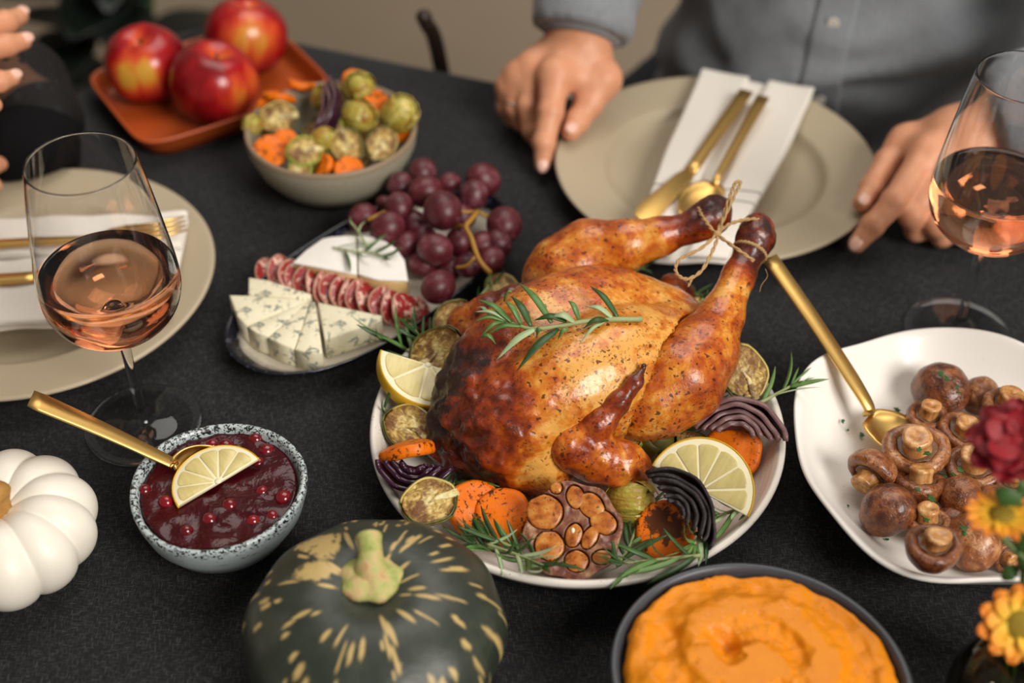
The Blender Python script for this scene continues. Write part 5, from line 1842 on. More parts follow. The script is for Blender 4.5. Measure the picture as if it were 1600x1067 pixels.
# ------------------------------------------------------------------ squash, pumpkin
def build_squashes():
    # dark green squash, seen from above, stem up
    c = np.array([-.0795, .5025, 0])
    t = thing('green_squash', 'dark green squash with cream flecks in the front, its stem up', 'squash', c)
    R, Hh = .0752, .083
    n, m = 260, 140
    v, f = [], []
    for j in range(m + 1):
        a = -math.pi / 2 + math.pi * j / m
        for i in range(n):
            th = 2 * math.pi * i / n
            r = R * (abs(math.cos(a)) ** .72)
            z = Hh / 2 * math.sin(a)
            z -= .011 * math.exp(-(r / .020) ** 2) * (1 if a > 0 else -.8)
            rib = 1 + .013 * math.cos(10 * th + .3) * min(1, r / .05) + .012 * math.sin(2 * th + 1)
            v.append((r * math.cos(th) * rib, r * math.sin(th) * rib, z + Hh / 2))
        
    for j in range(m):
        for i in range(n):
            a, b = j * n + i, j * n + (i + 1) % n
            f.append((a, b, b + n, a + n))
    # flecks: radial dashes with places of their own
    rnd = random.Random(12)
    V = np.array(v)
    th = np.arctan2(V[:, 1], V[:, 0]); rr = np.hypot(V[:, 0], V[:, 1])
    arc = np.where(V[:, 2] > Hh * .5, rr, 2 * R - rr)           # distance from the stem along the skin
    mark = np.zeros(len(V))
    for k in range(300):
        a = rnd.uniform(-math.pi, math.pi); d = R * math.sqrt(rnd.uniform(.06, 2.6))
        L = rnd.uniform(.0020, .0062) * (1.35 if d < .050 else .75); W = rnd.uniform(.0007, .0015)
        if d > .06: W *= 1.35
        da = (th - a + math.pi) % (2 * math.pi) - math.pi
        e = np.sqrt(((arc - d) / L) ** 2 + (da * rr / W) ** 2)
        mark = np.maximum(mark, np.clip((1.25 - e) / .4, 0, 1))
    for (px, py, s1, s2) in ((495, 845, .0135, .0075), (508, 862, .009, .010), (495, 900, .0125, .0072)):   # corky patches by the stem
        p = A(px, py, .075) - c
        q = V - p
        e = np.sqrt((q[:, 0] / s1) ** 2 + (q[:, 1] / s2) ** 2) + (fbm(V, 320, 4) - .5) * 1.1
        mark = np.maximum(mark, np.clip((1.05 - e) / .25, 0, 1))
    mk('squash_body', (v, f), MT['squash'], t, attrs={'mark': mark})
    bs = blob((.0168, .0158, .0062), 40, 14, lambda d: 1 + .06 * math.sin(5 * math.atan2(d[1], d[0]) + .6) + .03 * math.sin(9 * math.atan2(d[1], d[0])))
    mk('stem_base', xf(bs, (-.001, .0105, .0765), (0, 0, 0), (1.1, 1.1, 1)), MT['squash_stem'], t)
    st = smooth_path([(-.001, .013, .076), (-.001, .0150, .0820), (-.0012, .0190, .0860), (-.0022, .0250, .0885), (-.0030, .0300, .0895)], 5)
    n = len(st)
    rad = np.interp(np.linspace(0, 1, n), [0, .22, .42, .62, .8, 1], [.0115, .0095, .0078, .0072, .0072, .0080])
    vv, ff = tube(st, list(rad), 30)
    vv = [(x * (1 + .05 * math.sin(5 * math.atan2(y - .01, x))), y, z) for x, y, z in vv]
    mk('stem', (vv, ff), MT['squash_stem'], t)
    # white ribbed pumpkin at the left edge
    c = np.array([-.3205, .5860, 0])
    t = thing('white_pumpkin', 'small white ribbed pumpkin at the left edge beside the cranberry bowl', 'pumpkin', c, (0, 0, .2))
    R, Hh = .0590, .067
    n, m = 220, 60
    v, f = [], []
    K = 11
    for j in range(m + 1):
        a = -math.pi / 2 + math.pi * j / m
        for i in range(n):
            th = 2 * math.pi * i / n
            lob = abs(math.sin(K * th / 2 + .25 * math.sin(th * 2))) ** .55
            r = R * (abs(math.cos(a)) ** .74)
            z = Hh / 2 * math.sin(a)
            k = .885 + .125 * lob
            dz = .017 * math.exp(-(r / .020) ** 2) * (1 if a > 0 else -1)
            dz += (1 - lob) * .004 * max(0, math.sin(a)) * min(1, r / .02)
            kk = 1 + (k - 1) * min(1, r / .018)
            v.append((r * math.cos(th) * kk, r * math.sin(th) * kk, z - dz + Hh / 2))
    for j in range(m):
        for i in range(n):
            a, b = j * n + i, j * n + (i + 1) % n
            f.append((a, b, b + n, a + n))
    mk('pumpkin_body', (v, f), MT['white_pumpkin'], t)
    st = smooth_path([(0, 0, .049), (.001, 0, .058), (.003, -.001, .066), (.006, -.003, .072)], 4)
    vv, ff = tube(st, list(np.linspace(.0095, .0072, len(st))), 20)
    vv = [(x * (1 + .10 * math.cos(5 * math.atan2(y, x))), y * (1 + .10 * math.cos(5 * math.atan2(y, x))), z) for x, y, z in vv]
    mk('stem', (vv, ff), MT['pumpkin_stem'], t)


# ------------------------------------------------------------------ mash and cranberry sauce
def build_fillings():
    a = math.radians(-24)
    c = (.1372, .4590, .0085)
    t = thing('pumpkin_mash', 'orange pumpkin mash swirled in the slate grey bowl', 'mash', c, (0, 0, a))
    n, m = 160, 70
    G = []
    for j in range(m + 1):
        for i in range(n): G.append((j / m, 2 * math.pi * i / n))
    G = np.array(G)
    P0 = np.stack([G[:, 0] * np.cos(G[:, 1]), G[:, 0] * np.sin(G[:, 1]), G[:, 0] * 0], 1)
    edge = 1 + (fbm(np.stack([np.cos(G[:, 1]), np.sin(G[:, 1]), 0 * G[:, 1]], 1), 7, 3, 3) - .5) * .06
    k = .0713 * (1 + (edge - 1) * G[:, 0] ** 3)
    x, y = P0[:, 0] * k * 1.07, P0[:, 1] * k
    sw = np.arctan2(y - .006, x + .012) ; rs = np.hypot(x + .012, y - .006)
    spiral = np.sin(rs * 170 + sw * 1.0)
    h = .0590 + .008 * (1 - G[:, 0] ** 2) + (.0042 * np.sign(spiral) * np.abs(spiral) ** .6) * np.clip(1.1 - G[:, 0], 0, 1) ** .5 + (fbm(np.stack([x, y, 0 * x], 1), 55, 7, 4) - .5) * .009 + (fbm(np.stack([x, y, 0 * x], 1), 230, 9, 2) - .5) * .0022
    h -= .009 * np.exp(-(((x + .022) / .015) ** 2 + ((y - .012) / .006) ** 2)) - .006 * np.exp(-(((x - .004) / .02) ** 2 + ((y - .004) / .010) ** 2))
    h = np.minimum(h, .0665 - .006 * G[:, 0] ** 8) - .0035 * np.clip((G[:, 0] - .95) / .05, 0, 1) ** 2
    v = np.stack([x, y, h - .0085], 1)
    f = []
    for j in range(m):
        for i in range(n):
            p, q = j * n + i, j * n + (i + 1) % n
            f.append((p, p + n, q + n, q))
    low = np.stack([x[-n:] * .88, y[-n:] * .88, 0 * x[-n:] + .028], 1)
    low2 = np.stack([x[-n:] * .55, y[-n:] * .55, 0 * x[-n:] + .0045], 1)
    v = np.concatenate([v, low, low2])
    b = m * n
    for s in (0, n):
        for i in range(n):
            p, q = b + s + i, b + s + (i + 1) % n
            f.append((p, p + n, q + n, q))
    f.append(tuple(b + 2 * n + i for i in range(n)))
    mk('mash_body', (v, f), MT['mash'], t)
    # sauce
    c = (-.1868, .6110, .0)
    Rr, lv = .0503, .0425
    t = thing('cranberry_sauce', 'dark red cranberry sauce filling the speckled blue bowl', 'sauce', (c[0], c[1], .006))
    def m_(r, z, th):
        zz = z
        if z > .03: zz += (float(vnoise(np.array([[r * math.cos(th), r * math.sin(th), 0]]), 120, 4)[0]) - .5) * .003
        return (r * math.cos(th), r * math.sin(th), zz)
    pr = [(.027, .0022), (.038, .0115), (.0465, .026), (Rr - .0015, lv - .0095), (Rr - .0008, lv - .0062)] + [((Rr - .001) * (1 - i / 26) + .0004, lv - .006) for i in range(27)]
    mk('sauce_body', lathe(pr, 90, m_), MT['sauce'], t)
    rnd = random.Random(21)
    G = 'cranberries in the sauce'
    spots = [((258, 781), 'single bright cranberry at the left of the sauce'), ((357, 786), 'shiny cranberry in front of the lemon slice'), ((402, 719), 'cranberry right of the lemon slice tip'), ((408, 763), 'cranberry at the right of the sauce'), ((442, 773), 'cranberry near the right rim of the bowl'),
             ((394, 808), 'cranberry low at the front right of the sauce'), ((330, 690), 'cranberry at the far side of the sauce above the lemon slice'), ((352, 693), 'second cranberry at the far side of the sauce'), ((398, 682), 'cranberry at the far right of the sauce by the rim'), ((224, 762), 'cranberry near the left rim of the bowl'),
             ((415, 698), 'cranberry between the lemon slice and the far right rim'), ((326, 807), 'cranberry just in front of the lemon rind'), ((290, 826), 'cranberry at the front of the sauce'), ((425, 800), 'dull cranberry near the front right rim')]
    proto = None
    for (p, lab) in spots:
        q = A(p[0], p[1], lv + .0012)
        if proto is None:
            proto = solo('cranberry', blob((.0054, .0054, .0048), 18, 12), MT['berry'], lab, 'cranberry', (0, 0, 0), G)
            o = proto
        else:
            o = dup(proto, q, None, None, lab)
        put(o, q - np.array([0, 0, rnd.uniform(.0028, .0050)]), (rnd.uniform(0, 3), rnd.uniform(0, 3), 0), rnd.uniform(.85, 1.15))
    o = lemon_slice('thin lemon half slice lying on the cranberry sauce', .0300, .0032, 6)
    o['group'] = 'lemon slices'
    p = A(343, 757, lv + .0022); put(o, p, frame_to((-.03, -.10, 1), math.radians(55)))


build_cheese(); build_grapes(); build_apples(); build_vegetables(); build_squashes(); build_fillings()

# ------------------------------------------------------------------ mushrooms
def mushroom(label, seed=1):
    """Cap centre at the origin, stem along +z (unit cap radius); scaled when placed."""
    rnd = random.Random(seed)
    o = thing('mushroom', label, 'mushroom', group='roast mushrooms in the white dish')
    a, b_, c_ = rnd.uniform(0, 6), rnd.uniform(0, 6), rnd.uniform(.85, 1.1)
    def m(r, z, th):
        k = 1 + .05 * math.sin(2 * th + a) + .03 * math.sin(3 * th + b_) + .012 * math.sin(9 * th + a)
        return (r * math.cos(th) * k, r * math.sin(th) * k, z * c_ + .03 * r * math.sin(2 * th + b_))
    cap = [(.004, -.70), (.22, -.69), (.45, -.62), (.66, -.50), (.84, -.30), (.95, -.08), (1.0, .12), (.98, .26), (.90, .36), (.78, .40), (.66, .36), (.58, .28), (.50, .22), (.44, .20), (.004, .18)]
    cap = [(max(.004, p[0]), p[1]) for p in smooth_path([(x, y, 0) for x, y in cap], 3)]
    mk('cap', lathe(cap, 40, m), MT['cap'], o)
    ring = [(.40, .19), (.52, .24), (.60, .30), (.56, .33), (.46, .31), (.38, .36)]
    mk('veil', lathe(ring, 32, lambda r, z, th: m(r * (1 + .04 * math.sin(7 * th)), z + .02 * math.sin(5 * th), th), False, False), MT['gills'], o)
    s = rnd.uniform(.9, 1.1); bx, by = rnd.uniform(-.12, .12), rnd.uniform(-.12, .12)
    st = [(.47, .16), (.44, .34), (.42, .52), (.43, .66), (.46, .76), (.44, .84), (.34, .885), (.20, .87), (.06, .84), (.004, .83)]
    st = [(max(.004, p[0]), p[1]) for p in smooth_path([(x, y, 0) for x, y in st], 2)]
    mk('stem', lathe(st, 28, lambda r, z, th: (r * math.cos(th) * (1 + .05 * math.sin(3 * th + a)) + bx * (z - .16), r * math.sin(th) * (1 + .05 * math.sin(2 * th + b_)) + by * (z - .16), z * s)), MT['mstem'], o)
    return o


def dish_z(P):
    r = np.hypot(P[:, 0] - .3035, P[:, 1] - .6500) / 1.045
    return np.interp(r, [0, .068, .084, .098, .1075, .112, .114, .1145], [.0100, .0108, .0152, .027, .039, .0428, .041, 0])


def build_mushrooms():
    # cap centre px, radius px, stem tip px, cap height, stem tip height above the cap centre, label
    L = [((1468, 607), 41, (1490, 640), .030, -.030, 'large brown mushroom cap with green herbs at the far side of the dish'),
         ((1530, 617), 27, (1540, 640), .027, -.030, 'smooth brown mushroom cap right of the herbed cap'),
         ((1447, 655), 30, (1455, 628), .028, .016, 'small dark mushroom with upright stem above the spoon'),
         ((1574, 642), 38, (1588, 612), .031, .018, 'pale broad mushroom with upright stem at the far right'),
         ((1505, 680), 36, (1516, 652), .030, .018, 'mushroom with thick golden stem behind the red flower'),
         ((1431, 706), 45, (1437, 678), .034, .020, 'largest upturned mushroom, sitting on the serving spoon'),
         ((1522, 735), 40, (1526, 706), .030, .018, 'dark mushroom with flat stem left of the red flower'),
         ((1365, 736), 38, (1342, 768), .026, -.004, 'mushroom lying on its side with stem to the left rim'),
         ((1437, 762), 36, (1442, 728), .030, .014, 'tilted mushroom with short pale stem in the middle of the dish'),
         ((1387, 794), 40, (1392, 824), .0285, -.026, 'round shiny reddish brown mushroom cap at the front left'),
         ((1503, 776), 32, (1505, 800), .034, -.030, 'brown mushroom cap in the middle right of the dish'),
         ((1448, 820), 33, (1454, 785), .026, .018, 'mushroom with herbs on its stem behind the front one'),
         ((1457, 858), 40, (1466, 826), .026, .018, 'front mushroom with stout pale stem near the rim'),
         ((1521, 842), 42, (1530, 870), .029, -.026, 'long brown mushroom cap behind the orange daisy'),
         ((1548, 786), 27, (1555, 806), .034, -.030, 'small brown cap just above the orange daisy'),
         ((1583, 757), 24, (1590, 735), .034, .014, 'small mushroom with stem below the red flower'),
         ((1578, 725), 21, (1585, 745), .036, -.02, 'small cap under the red flower'),
         ((1570, 868), 22, (1584, 878), .023, .004, 'mushroom piece by the front rim under the daisy'),
         ((1592, 690), 30, (1600, 665), .030, .014, 'mushroom right behind the red flower petals'),
         ((1612, 830), 34, (1625, 810), .028, .014, 'mushroom cut by the right picture edge below the daisy'),
         ((1490, 815), 28, (1492, 840), .024, -.02, 'mushroom cap wedged between the front ones')]
    for i, (c, r, s, z, dz, lab) in enumerate(L):
        p = A(c[0], c[1], z)
        k = F_PX / np.linalg.norm(p - [0, 0, CAM_H - TZ])
        d = A(s[0], s[1], z + dz) - p
        o = mushroom(lab, i + 3)
        put(o, p, frame_to(d, i * 1.3), r / k * 1.08)
    for o in list(COL.objects):
        if o.parent is None and o.name.split('.')[0] == 'mushroom': settle(o, dish_z)
    # parsley flecks: single bits on the dish and on the caps
    rnd = random.Random(4)
    pts = [(1398, 596, .0125, 1.4), (1402, 641, .0115, 1.1), (1317, 658, .020, .8), (1347, 680, .0125, 1.0), (1325, 672, .016, .5), (1470, 584, .049, 1.2), (1479, 592, .049, 1.1), (1495, 605, .046, .8), (1498, 614, .045, 1.0), (1436, 703, .053, 1.0), (1449, 709, .052, 1.2),
           (1455, 780, .049, 1.5), (1434, 765, .044, .9), (1443, 805, .036, 1.6), (1448, 812, .036, 1.2), (1505, 826, .046, 1.3), (1507, 834, .045, 1.0), (1500, 735, .040, 1.2), (1490, 742, .040, 1.1), (1358, 833, .013, 1.0), (1347, 825, .0135, .6), (1386, 843, .015, .7), (1325, 790, .016, .5), (1310, 640, .021, .4), (1470, 745, .030, 1.6), (1478, 752, .030, 1.4)]
    proto = None
    for i, (x, y, z, s) in enumerate(pts):
        lab = 'chopped parsley flecks scattered over the mushrooms and the white dish'
        if proto is None:
            v, f = prism([(.0022 * (1 + .35 * math.sin(3 * a + 1)) * math.cos(a), .0016 * (1 + .4 * math.sin(5 * a)) * math.sin(a)) for a in [k * .45 for k in range(14)]], 0, .0006, .0002)
            proto = solo('parsley_fleck', (v, f), MT['parsley'], lab, 'parsley', (0, 0, 0), 'parsley flecks')
            o = proto
        else: o = dup(proto)
        put(o, A(x, y, z), (rnd.uniform(-.4, .4), rnd.uniform(-.4, .4), rnd.uniform(0, 6)), s)


# ------------------------------------------------------------------ vase and flowers
def petal(L, w, cup, seed=0, tip=.0):
    rnd = random.Random(seed)
    a = rnd.uniform(-.2, .2)
    def fn(u, v):
        x = L * u
        k = (math.sin(math.pi * min(1, .12 + u * .86)) ** .55) * (1 - .1 * u)
        y = (v - .5) * 2 * w * k
        z = cup * L * u * u + .18 * w * ((v - .5) * 2) ** 2 + a * y + .0006 * math.sin(9 * v + seed)
        return (x, y, z)
    return sheet(fn, 8, 6, .0005)


def daisy(name, label, p, n, R, count=14, w=.0042, eye=.0075, mat='petal', tag_='flower', stem_to=None, layers=1, cup=(.18,)):
    t = thing(name, label, tag_, p)
    M = frame_to(n)
    head = mk('flower_eye', xf(blob((eye, eye, eye * .45), 20, 12), (0, 0, .001)), MT['flower_eye'] if mat == 'petal' else MT[mat], t)
    head.rotation_euler = M
    for l in range(layers):
        for i in range(count - 2 * l):
            L = (R - eye * .5) * (1 - .20 * l) * random.Random(i + 31 * l).uniform(.9, 1.06)
            v, f = petal(L, w * (1 - .08 * l), cup[l], i + l * 50)
            V = np.array(v)
            V[:, 0] += eye * .5
            V[:, 2] += .0012 * l + (i % 2) * .0006
            o = mk('petal', (V, f), MT[mat], t, attrs={'rad': np.clip((V[:, 0] - eye * .5) / (R * .95), 0, 1)})
            o.rotation_euler = (Euler(M).to_matrix() @ Matrix.Rotation(2 * math.pi * i / (count - 2 * l) + .3 * l, 3, 'Z')).to_euler()
    if stem_to is not None:
        nn = np.asarray(n) / np.linalg.norm(n)
        q = smooth_path([np.zeros(3), -nn * .014, (np.asarray(stem_to) - p) * .55 + np.array([0, 0, .006]), np.asarray(stem_to) - p], 6)
        mk('stalk', tube(q, .0016, 8), MT['stalk'], t)
        mk('sepal', xf(blob((eye * .9, eye * .9, eye * .6), 14, 8), tuple(-nn * .002)), MT['stalk_leaf'], t)
    return t


def build_vase():
    vc = np.array([.2850, .4600, 0])
    t = thing('bud_vase', 'small round olive glass bud vase with flowers in the bottom right corner', 'vase', vc)
    out = [(.001, 0), (.020, 0), (.024, .0015), (.033, .010), (.0385, .022), (.0400, .034), (.0380, .047), (.0310, .060), (.0235, .068), (.0200, .0735), (.0196, .079), (.0212, .084), (.0226, .0875), (.0224, .0895), (.0212, .0905)]
    inn = [(.0196, .0900), (.0192, .0875), (.0172, .080), (.0172, .074), (.0205, .067), (.0285, .0585), (.0355, .046), (.0375, .034), (.036, .0225), (.0305, .0115), (.020, .0045), (.001, .0042)]
    sm = lambda P: [(max(.0006, q[0]), q[1]) for q in smooth_path([(a, b, 0) for a, b in P], 3)]
    mk('vase_body', lathe(sm(out) + sm(inn), 80), MT['olive_glass'], t)
    base = lambda a, r=.012, z=.012: vc + np.array([r * math.cos(a), r * math.sin(a), z])
    mouth = lambda a, r=.012: vc + np.array([r * math.cos(a), r * math.sin(a), .090])
    def stalk_pts(t_, p, n, a, nm='lower_stalk'):
        mk(nm, tube(smooth_path([mouth(a), vc + np.array([.012 * math.cos(a + .2), .012 * math.sin(a + .2), .050]), base(a + .5, .016)], 6), .0016, 8), MT['stalk'], t_, off=p)
    # orange flower facing the camera
    p = A(1594, 975, .118)
    t = daisy('orange_flower', 'orange daisy with olive eye facing out at the bottom right over the vase', p, np.array([-.10, -.62, .62]), .0222, 11, .0066, .0084, stem_to=mouth(-1.2), layers=2, cup=(.10, .2))
    stalk_pts(t, p, None, -1.2)
    p = A(1566, 806, .160)
    t = daisy('orange_flower', 'yellow orange daisy seen from the side in front of the mushrooms', p, np.array([-.12, .10, .95]), .0200, 16, .0036, .0066, stem_to=mouth(.4), layers=1, cup=(.12,))
    stalk_pts(t, p, None, .4)
    # red flowers: many ruffled petals
    p = A(1588, 690, .190)
    t = daisy('red_flower', 'dark red flower with ruffled petals above the daisies', p, np.array([-.30, -.35, .85]), .0255, 9, .0105, .0050, mat='petal_red', stem_to=mouth(1.7), layers=3, cup=(.02, .22, .55))
    stalk_pts(t, p, None, 1.7)
    p = A(1644, 802, .146)
    t = daisy('red_flower', 'second dark red flower cut by the right picture edge', p, np.array([-.25, -.3, .9]), .0200, 12, .0076, .0050, mat='petal_red', stem_to=mouth(2.6), layers=3, cup=(.15, .35, .6))
    stalk_pts(t, p, None, 2.6)
    # green leaves on a sprig of their own
    c = mouth(3.4)
    t = thing('leafy_stem', 'green leafy stem between the red flower and the yellow orange daisy', 'foliage', c)
    q = smooth_path([c, A(1598, 900, .115), A(1600, 840, .140), A(1592, 770, .168)], 6)
    mk('stalk', tube(q, list(np.linspace(.0019, .0010, len(q))), 8), MT['stalk'], t, off=c)
    stalk_pts(t, c, None, 3.4)
    for (b0, z0, e0, z1, w) in (((1592, 806), .156, (1556, 764), .168, .0050), ((1594, 786), .160, (1618, 752), .160, .0056), ((1588, 860), .140, (1612, 830), .150, .005), ((1590, 895), .118, (1566, 905), .116, .004), ((1589, 880), .125, (1616, 890), .122, .006)):
        p0, p1 = A(*b0, z0), A(*e0, z1)
        qq = smooth_path([p0, (p0 + p1) / 2 + [0, 0, .003], p1], 6); nq = len(qq)
        W = np.array([w * math.sin(math.pi * min(1, .08 + .9 * i / (nq - 1))) ** .7 + .0003 for i in range(nq)])
        mk('leaf', band(qq, W, [.0006] * nq, up=(-.4, -.6, .6)), MT['stalk_leaf'], t, off=c)


build_mushrooms(); build_vase()

# ------------------------------------------------------------------ people
def hand_sdf(P, fingers, wrist, thick=1.0):
    """fingers: list of joint chains (x, y, z, r), first point near the wrist, second the knuckle."""
    palm = None
    for L in fingers:
        e = d_cone(P, L[0][:3], L[1][:3], L[0][3], L[1][3])
        palm = e if palm is None else smin(palm, e, .012)
    th, ix = fingers[4], fingers[0]
    palm = smin(palm, d_cone(P, th[1][:3], ix[1][:3], .0115, .0095), .010)
    palm = smin(palm, d_cone(P, np.asarray(th[1][:3]) * .55 + np.asarray(th[2][:3]) * .45, ix[1][:3], .0075, .0080), .010)
    palm = smin(palm, d_chain(P, wrist, .01), .014)
    fin = None
    for L in fingers:
        e = d_chain(P, L[1:], .0035)
        for q in L[2:-1]:                              # knuckle swellings
            e = smin(e, np.linalg.norm(P - np.asarray(q[:3]) - [0, 0, .0012], axis=1) - q[3] * .98, .003)
        fin = e if fin is None else smin(fin, e, .0016)
    d = smin(palm, fin, .007)
    return d + (fbm(P, 130, 5, 2) - .5) * .0009


def nail(L, t, off, up=(0, 0, 1)):
    a, b = np.asarray(L[-2][:3]), np.asarray(L[-1][:3])
    d = (b - a) / np.linalg.norm(b - a)
    u = np.asarray(up, float); u = u - d * (u @ d); u /= np.linalg.norm(u)
    s = np.cross(u, d)
    r = L[-1][3]
    v, f = blob((r * .95, r * .68, r * .30), 18, 10)
    c = b + d * r * .12 + u * r * .80
    M = np.stack([d, s, u], 1)
    V = np.array(v) @ M.T + c
    mk('fingernail', (V, f), MT['nail'], t, off=off)


def head_sdf(P, c, fwd):
    """A head with brow, nose, lips, chin and ears; c = centre of the skull, fwd = facing direction (horizontal)."""
    f = np.asarray(fwd, float); f /= np.linalg.norm(f)
    s = np.array([-f[1], f[0], 0]); u = np.array([0, 0, 1.0])
    R = np.stack([f, s, u], 1)
    at_ = lambda a, b, h: c + f * a + s * b + u * h
    d = d_ell(P, at_(-.008, 0, .02), (.096, .076, .098), R)
    d = smin(d, d_ell(P, at_(.026, 0, -.052), (.062, .056, .066), R), .03)
    d = smin(d, d_cone(P, at_(.078, 0, .005), at_(.104, 0, -.032), .009, .0135), .010)      # nose
    d = smin(d, d_ell(P, at_(.083, 0, -.066), (.012, .025, .010), R), .008)                 # lips
    d = smin(d, d_ell(P, at_(.070, 0, -.098), (.020, .022, .016), R), .014)                 # chin
    for k in (-1, 1):
        d = smin(d, d_ell(P, at_(.072, k * .032, .022), (.014, .024, .008), R), .01)        # brow
        d = np.maximum(d, -d_ell(P, at_(.089, k * .032, .004), (.012, .016, .009), R))      # eye sockets
        d = smin(d, d_ell(P, at_(-.002, k * .078, -.012), (.020, .008, .032), R), .006)     # ears
    return d


def limb_cloth(P, pts, seed, amp=.006):
    d = d_chain(P, pts, .02)
    return d + (fbm(P, 26, seed, 3) - .5) * amp * 2.2 + amp * .45 * np.sin(P[:, 1] * 95 + P[:, 2] * 60 + 5 * vnoise(P, 14, seed))


def build_man():
    c = np.array([.33, 1.40, -.75])
    t = thing('person', 'person in grey button shirt seated behind the plate, both hands on the table', 'person', c)
    W1 = tuple(A(905, 70, .074))
    HR = [PX((907, 76, .073, .019), (868, 116, .067, .0142), (860, 176, .046, .0110), (850, 224, .028, .0094), (848, 257, .0140, .0072)),
          PX((901, 76, .073, .019), (834, 107, .063, .0132), (825, 165, .037, .0102), (832, 205, .018, .0088), (843, 224, .0105, .0072)),
          PX((895, 72, .071, .018), (811, 120, .055, .0126), (805, 166, .031, .0094), (814, 190, .015, .0082), (826, 198, .0095, .0070)),
          PX((890, 70, .069, .017), (796, 136, .044, .0115), (791, 166, .025, .0086), (802, 184, .0120, .0076), (815, 188, .009, .0064)),
          PX((917, 84, .070, .019), (942, 124, .057, .0155), (920, 162, .043, .0124), (902, 190, .0345, .0104), (892, 206, .0325, .0080))]
    WR = [tuple(A(906, 72, .075)) + (.0235,), tuple(A(912, 30, .088)) + (.0265,), (.068, 1.180, .118, .031)]
    HL = [PX((1493, 212, .062, .018), (1452, 238, .060, .0138), (1397, 315, .041, .0103), (1363, 353, .026, .0092), (1339, 381, .0145, .0074)),
          PX((1502, 225, .060, .018), (1480, 262, .054, .0132), (1425, 338, .031, .0102), (1431, 360, .0155, .0088), (1450, 362, .0105, .0072)),
          PX((1512, 232, .058, .018), (1508, 283, .049, .0126), (1463, 352, .027, .0096), (1472, 370, .0135, .0084), (1490, 368, .0095, .0070)),
          PX((1522, 238, .056, .017), (1535, 303, .041, .0116), (1502, 360, .0235, .0086), (1512, 371, .0115, .0076), (1526, 368, .009, .0064)),
          PX((1482, 206, .060, .018), (1416, 222, .050, .0132), (1386, 254, .042, .0108), (1361, 294, .036, .0094), (1347, 317, .0330, .0076))]
    WL = [tuple(A(1500, 214, .063)) + (.0235,), tuple(A(1560, 190, .075)) + (.027,), (.470, .985, .105, .032)]
    V, F_ = [], []
    def add(vf):
        o = sum(len(x) for x in V)
        V.append(np.asarray(vf[0])); F_.append(np.asarray(vf[1]) + o)
    for Hd, Wr in ((HR, WR), (HL, WL)):
        pts = np.array([p[:3] for L in Hd for p in L] + [p[:3] for p in Wr])
        add(surf(lambda P: hand_sdf(P, Hd, Wr), pts.min(0) - .034, pts.max(0) + .034, .0017))
    HC = np.array([.335, 1.31, .66]); FWD = np.array([-.33, -.94, 0])
    def coarse(P):
        d = head_sdf(P, HC, FWD)
        d = smin(d, d_cone(P, HC + [.005, .02, -.07], (.34, 1.345, .46), .052, .058), .03)
        d = smin(d, d_chain(P, [(.34, 1.35, .43, .07), (.335, 1.32, .28, .13), (.33, 1.30, .05, .105), (.33, 1.36, -.15, .12)], .05), .04)
        for ch in ([(.16, 1.39, .40, .055), (.085, 1.36, .19, .040), (.068, 1.19, .122, .030)], [(.52, 1.30, .40, .055), (.575, 1.14, .20, .040), (.475, .99, .107, .031)]):
            d = smin(d, d_chain(P, ch, .02), .03)
        return d
    add(surf(coarse, (-.02, .93, -.30), (.68, 1.53, .80), .0075))
    mk('body', (np.concatenate(V), np.concatenate(F_)), MT['skin'], t, off=c)
    for Hd in (HR, HL):
        nail(Hd[0], t, c, (0, -.45, .9)); nail(Hd[4], t, c, (0, -.5, .85))
    # ring on the ring finger of the hand at the left
    a, b = np.asarray(HR[2][1][:3]), np.asarray(HR[2][2][:3])
    q = a * .12 + b * .88
    mk('ring', tube(ring_pts(q, b - a, .0103, 20), .0012, 8), MT['silver'], t, off=c)
    # eyes, hair
    s = np.array([.94, -.33, 0]); f = FWD
    for k in (-1, 1):
        mk('eye', ([tuple(np.array(p) + HC + f * .079 + s * (k * .032) + [0, 0, .004]) for p in blob((.012, .012, .0115), 14, 10)[0]], blob((1, 1, 1), 14, 10)[1]), MT['platter'], t, off=c)
        mk('pupil', ([tuple(np.array(p) + HC + f * .0885 + s * (k * .032) + [0, 0, .004]) for p in blob((.0048, .0048, .0048), 10, 8)[0]], blob((1, 1, 1), 10, 8)[1]), MT['hair'], t, off=c)
    def hair(P):
        d = d_ell(P, HC + [0, .018, .042], (.090, .108, .092)) + (fbm(P, 60, 2) - .5) * .014
        return np.maximum(d, (P - HC) @ np.array([FWD[0], FWD[1], -.75]) - .030)
    mk('hair', surf(hair, HC - .16, HC + .17, .005), MT['hair'], t, off=c)
    # shirt: torso and sleeves in one cloth
    TC = np.array([.325, 1.262, .06])
    Rt = np.array([[.936, .351, 0], [-.351, .936, 0], [0, 0, 1.0]])
    SL1 = [tuple(A(907, 62, .079)) + (.0345,), tuple(A(914, 30, .092)) + (.0420,), (.072, 1.190, .122, .050), (.095, 1.350, .200, .058), (.150, 1.385, .40, .068)]
    SL2 = [tuple(A(1548, 193, .073)) + (.034,), tuple(A(1600, 176, .084)) + (.041,), (.475, .990, .112, .047), (.575, 1.135, .20, .057), (.515, 1.29, .40, .068)]
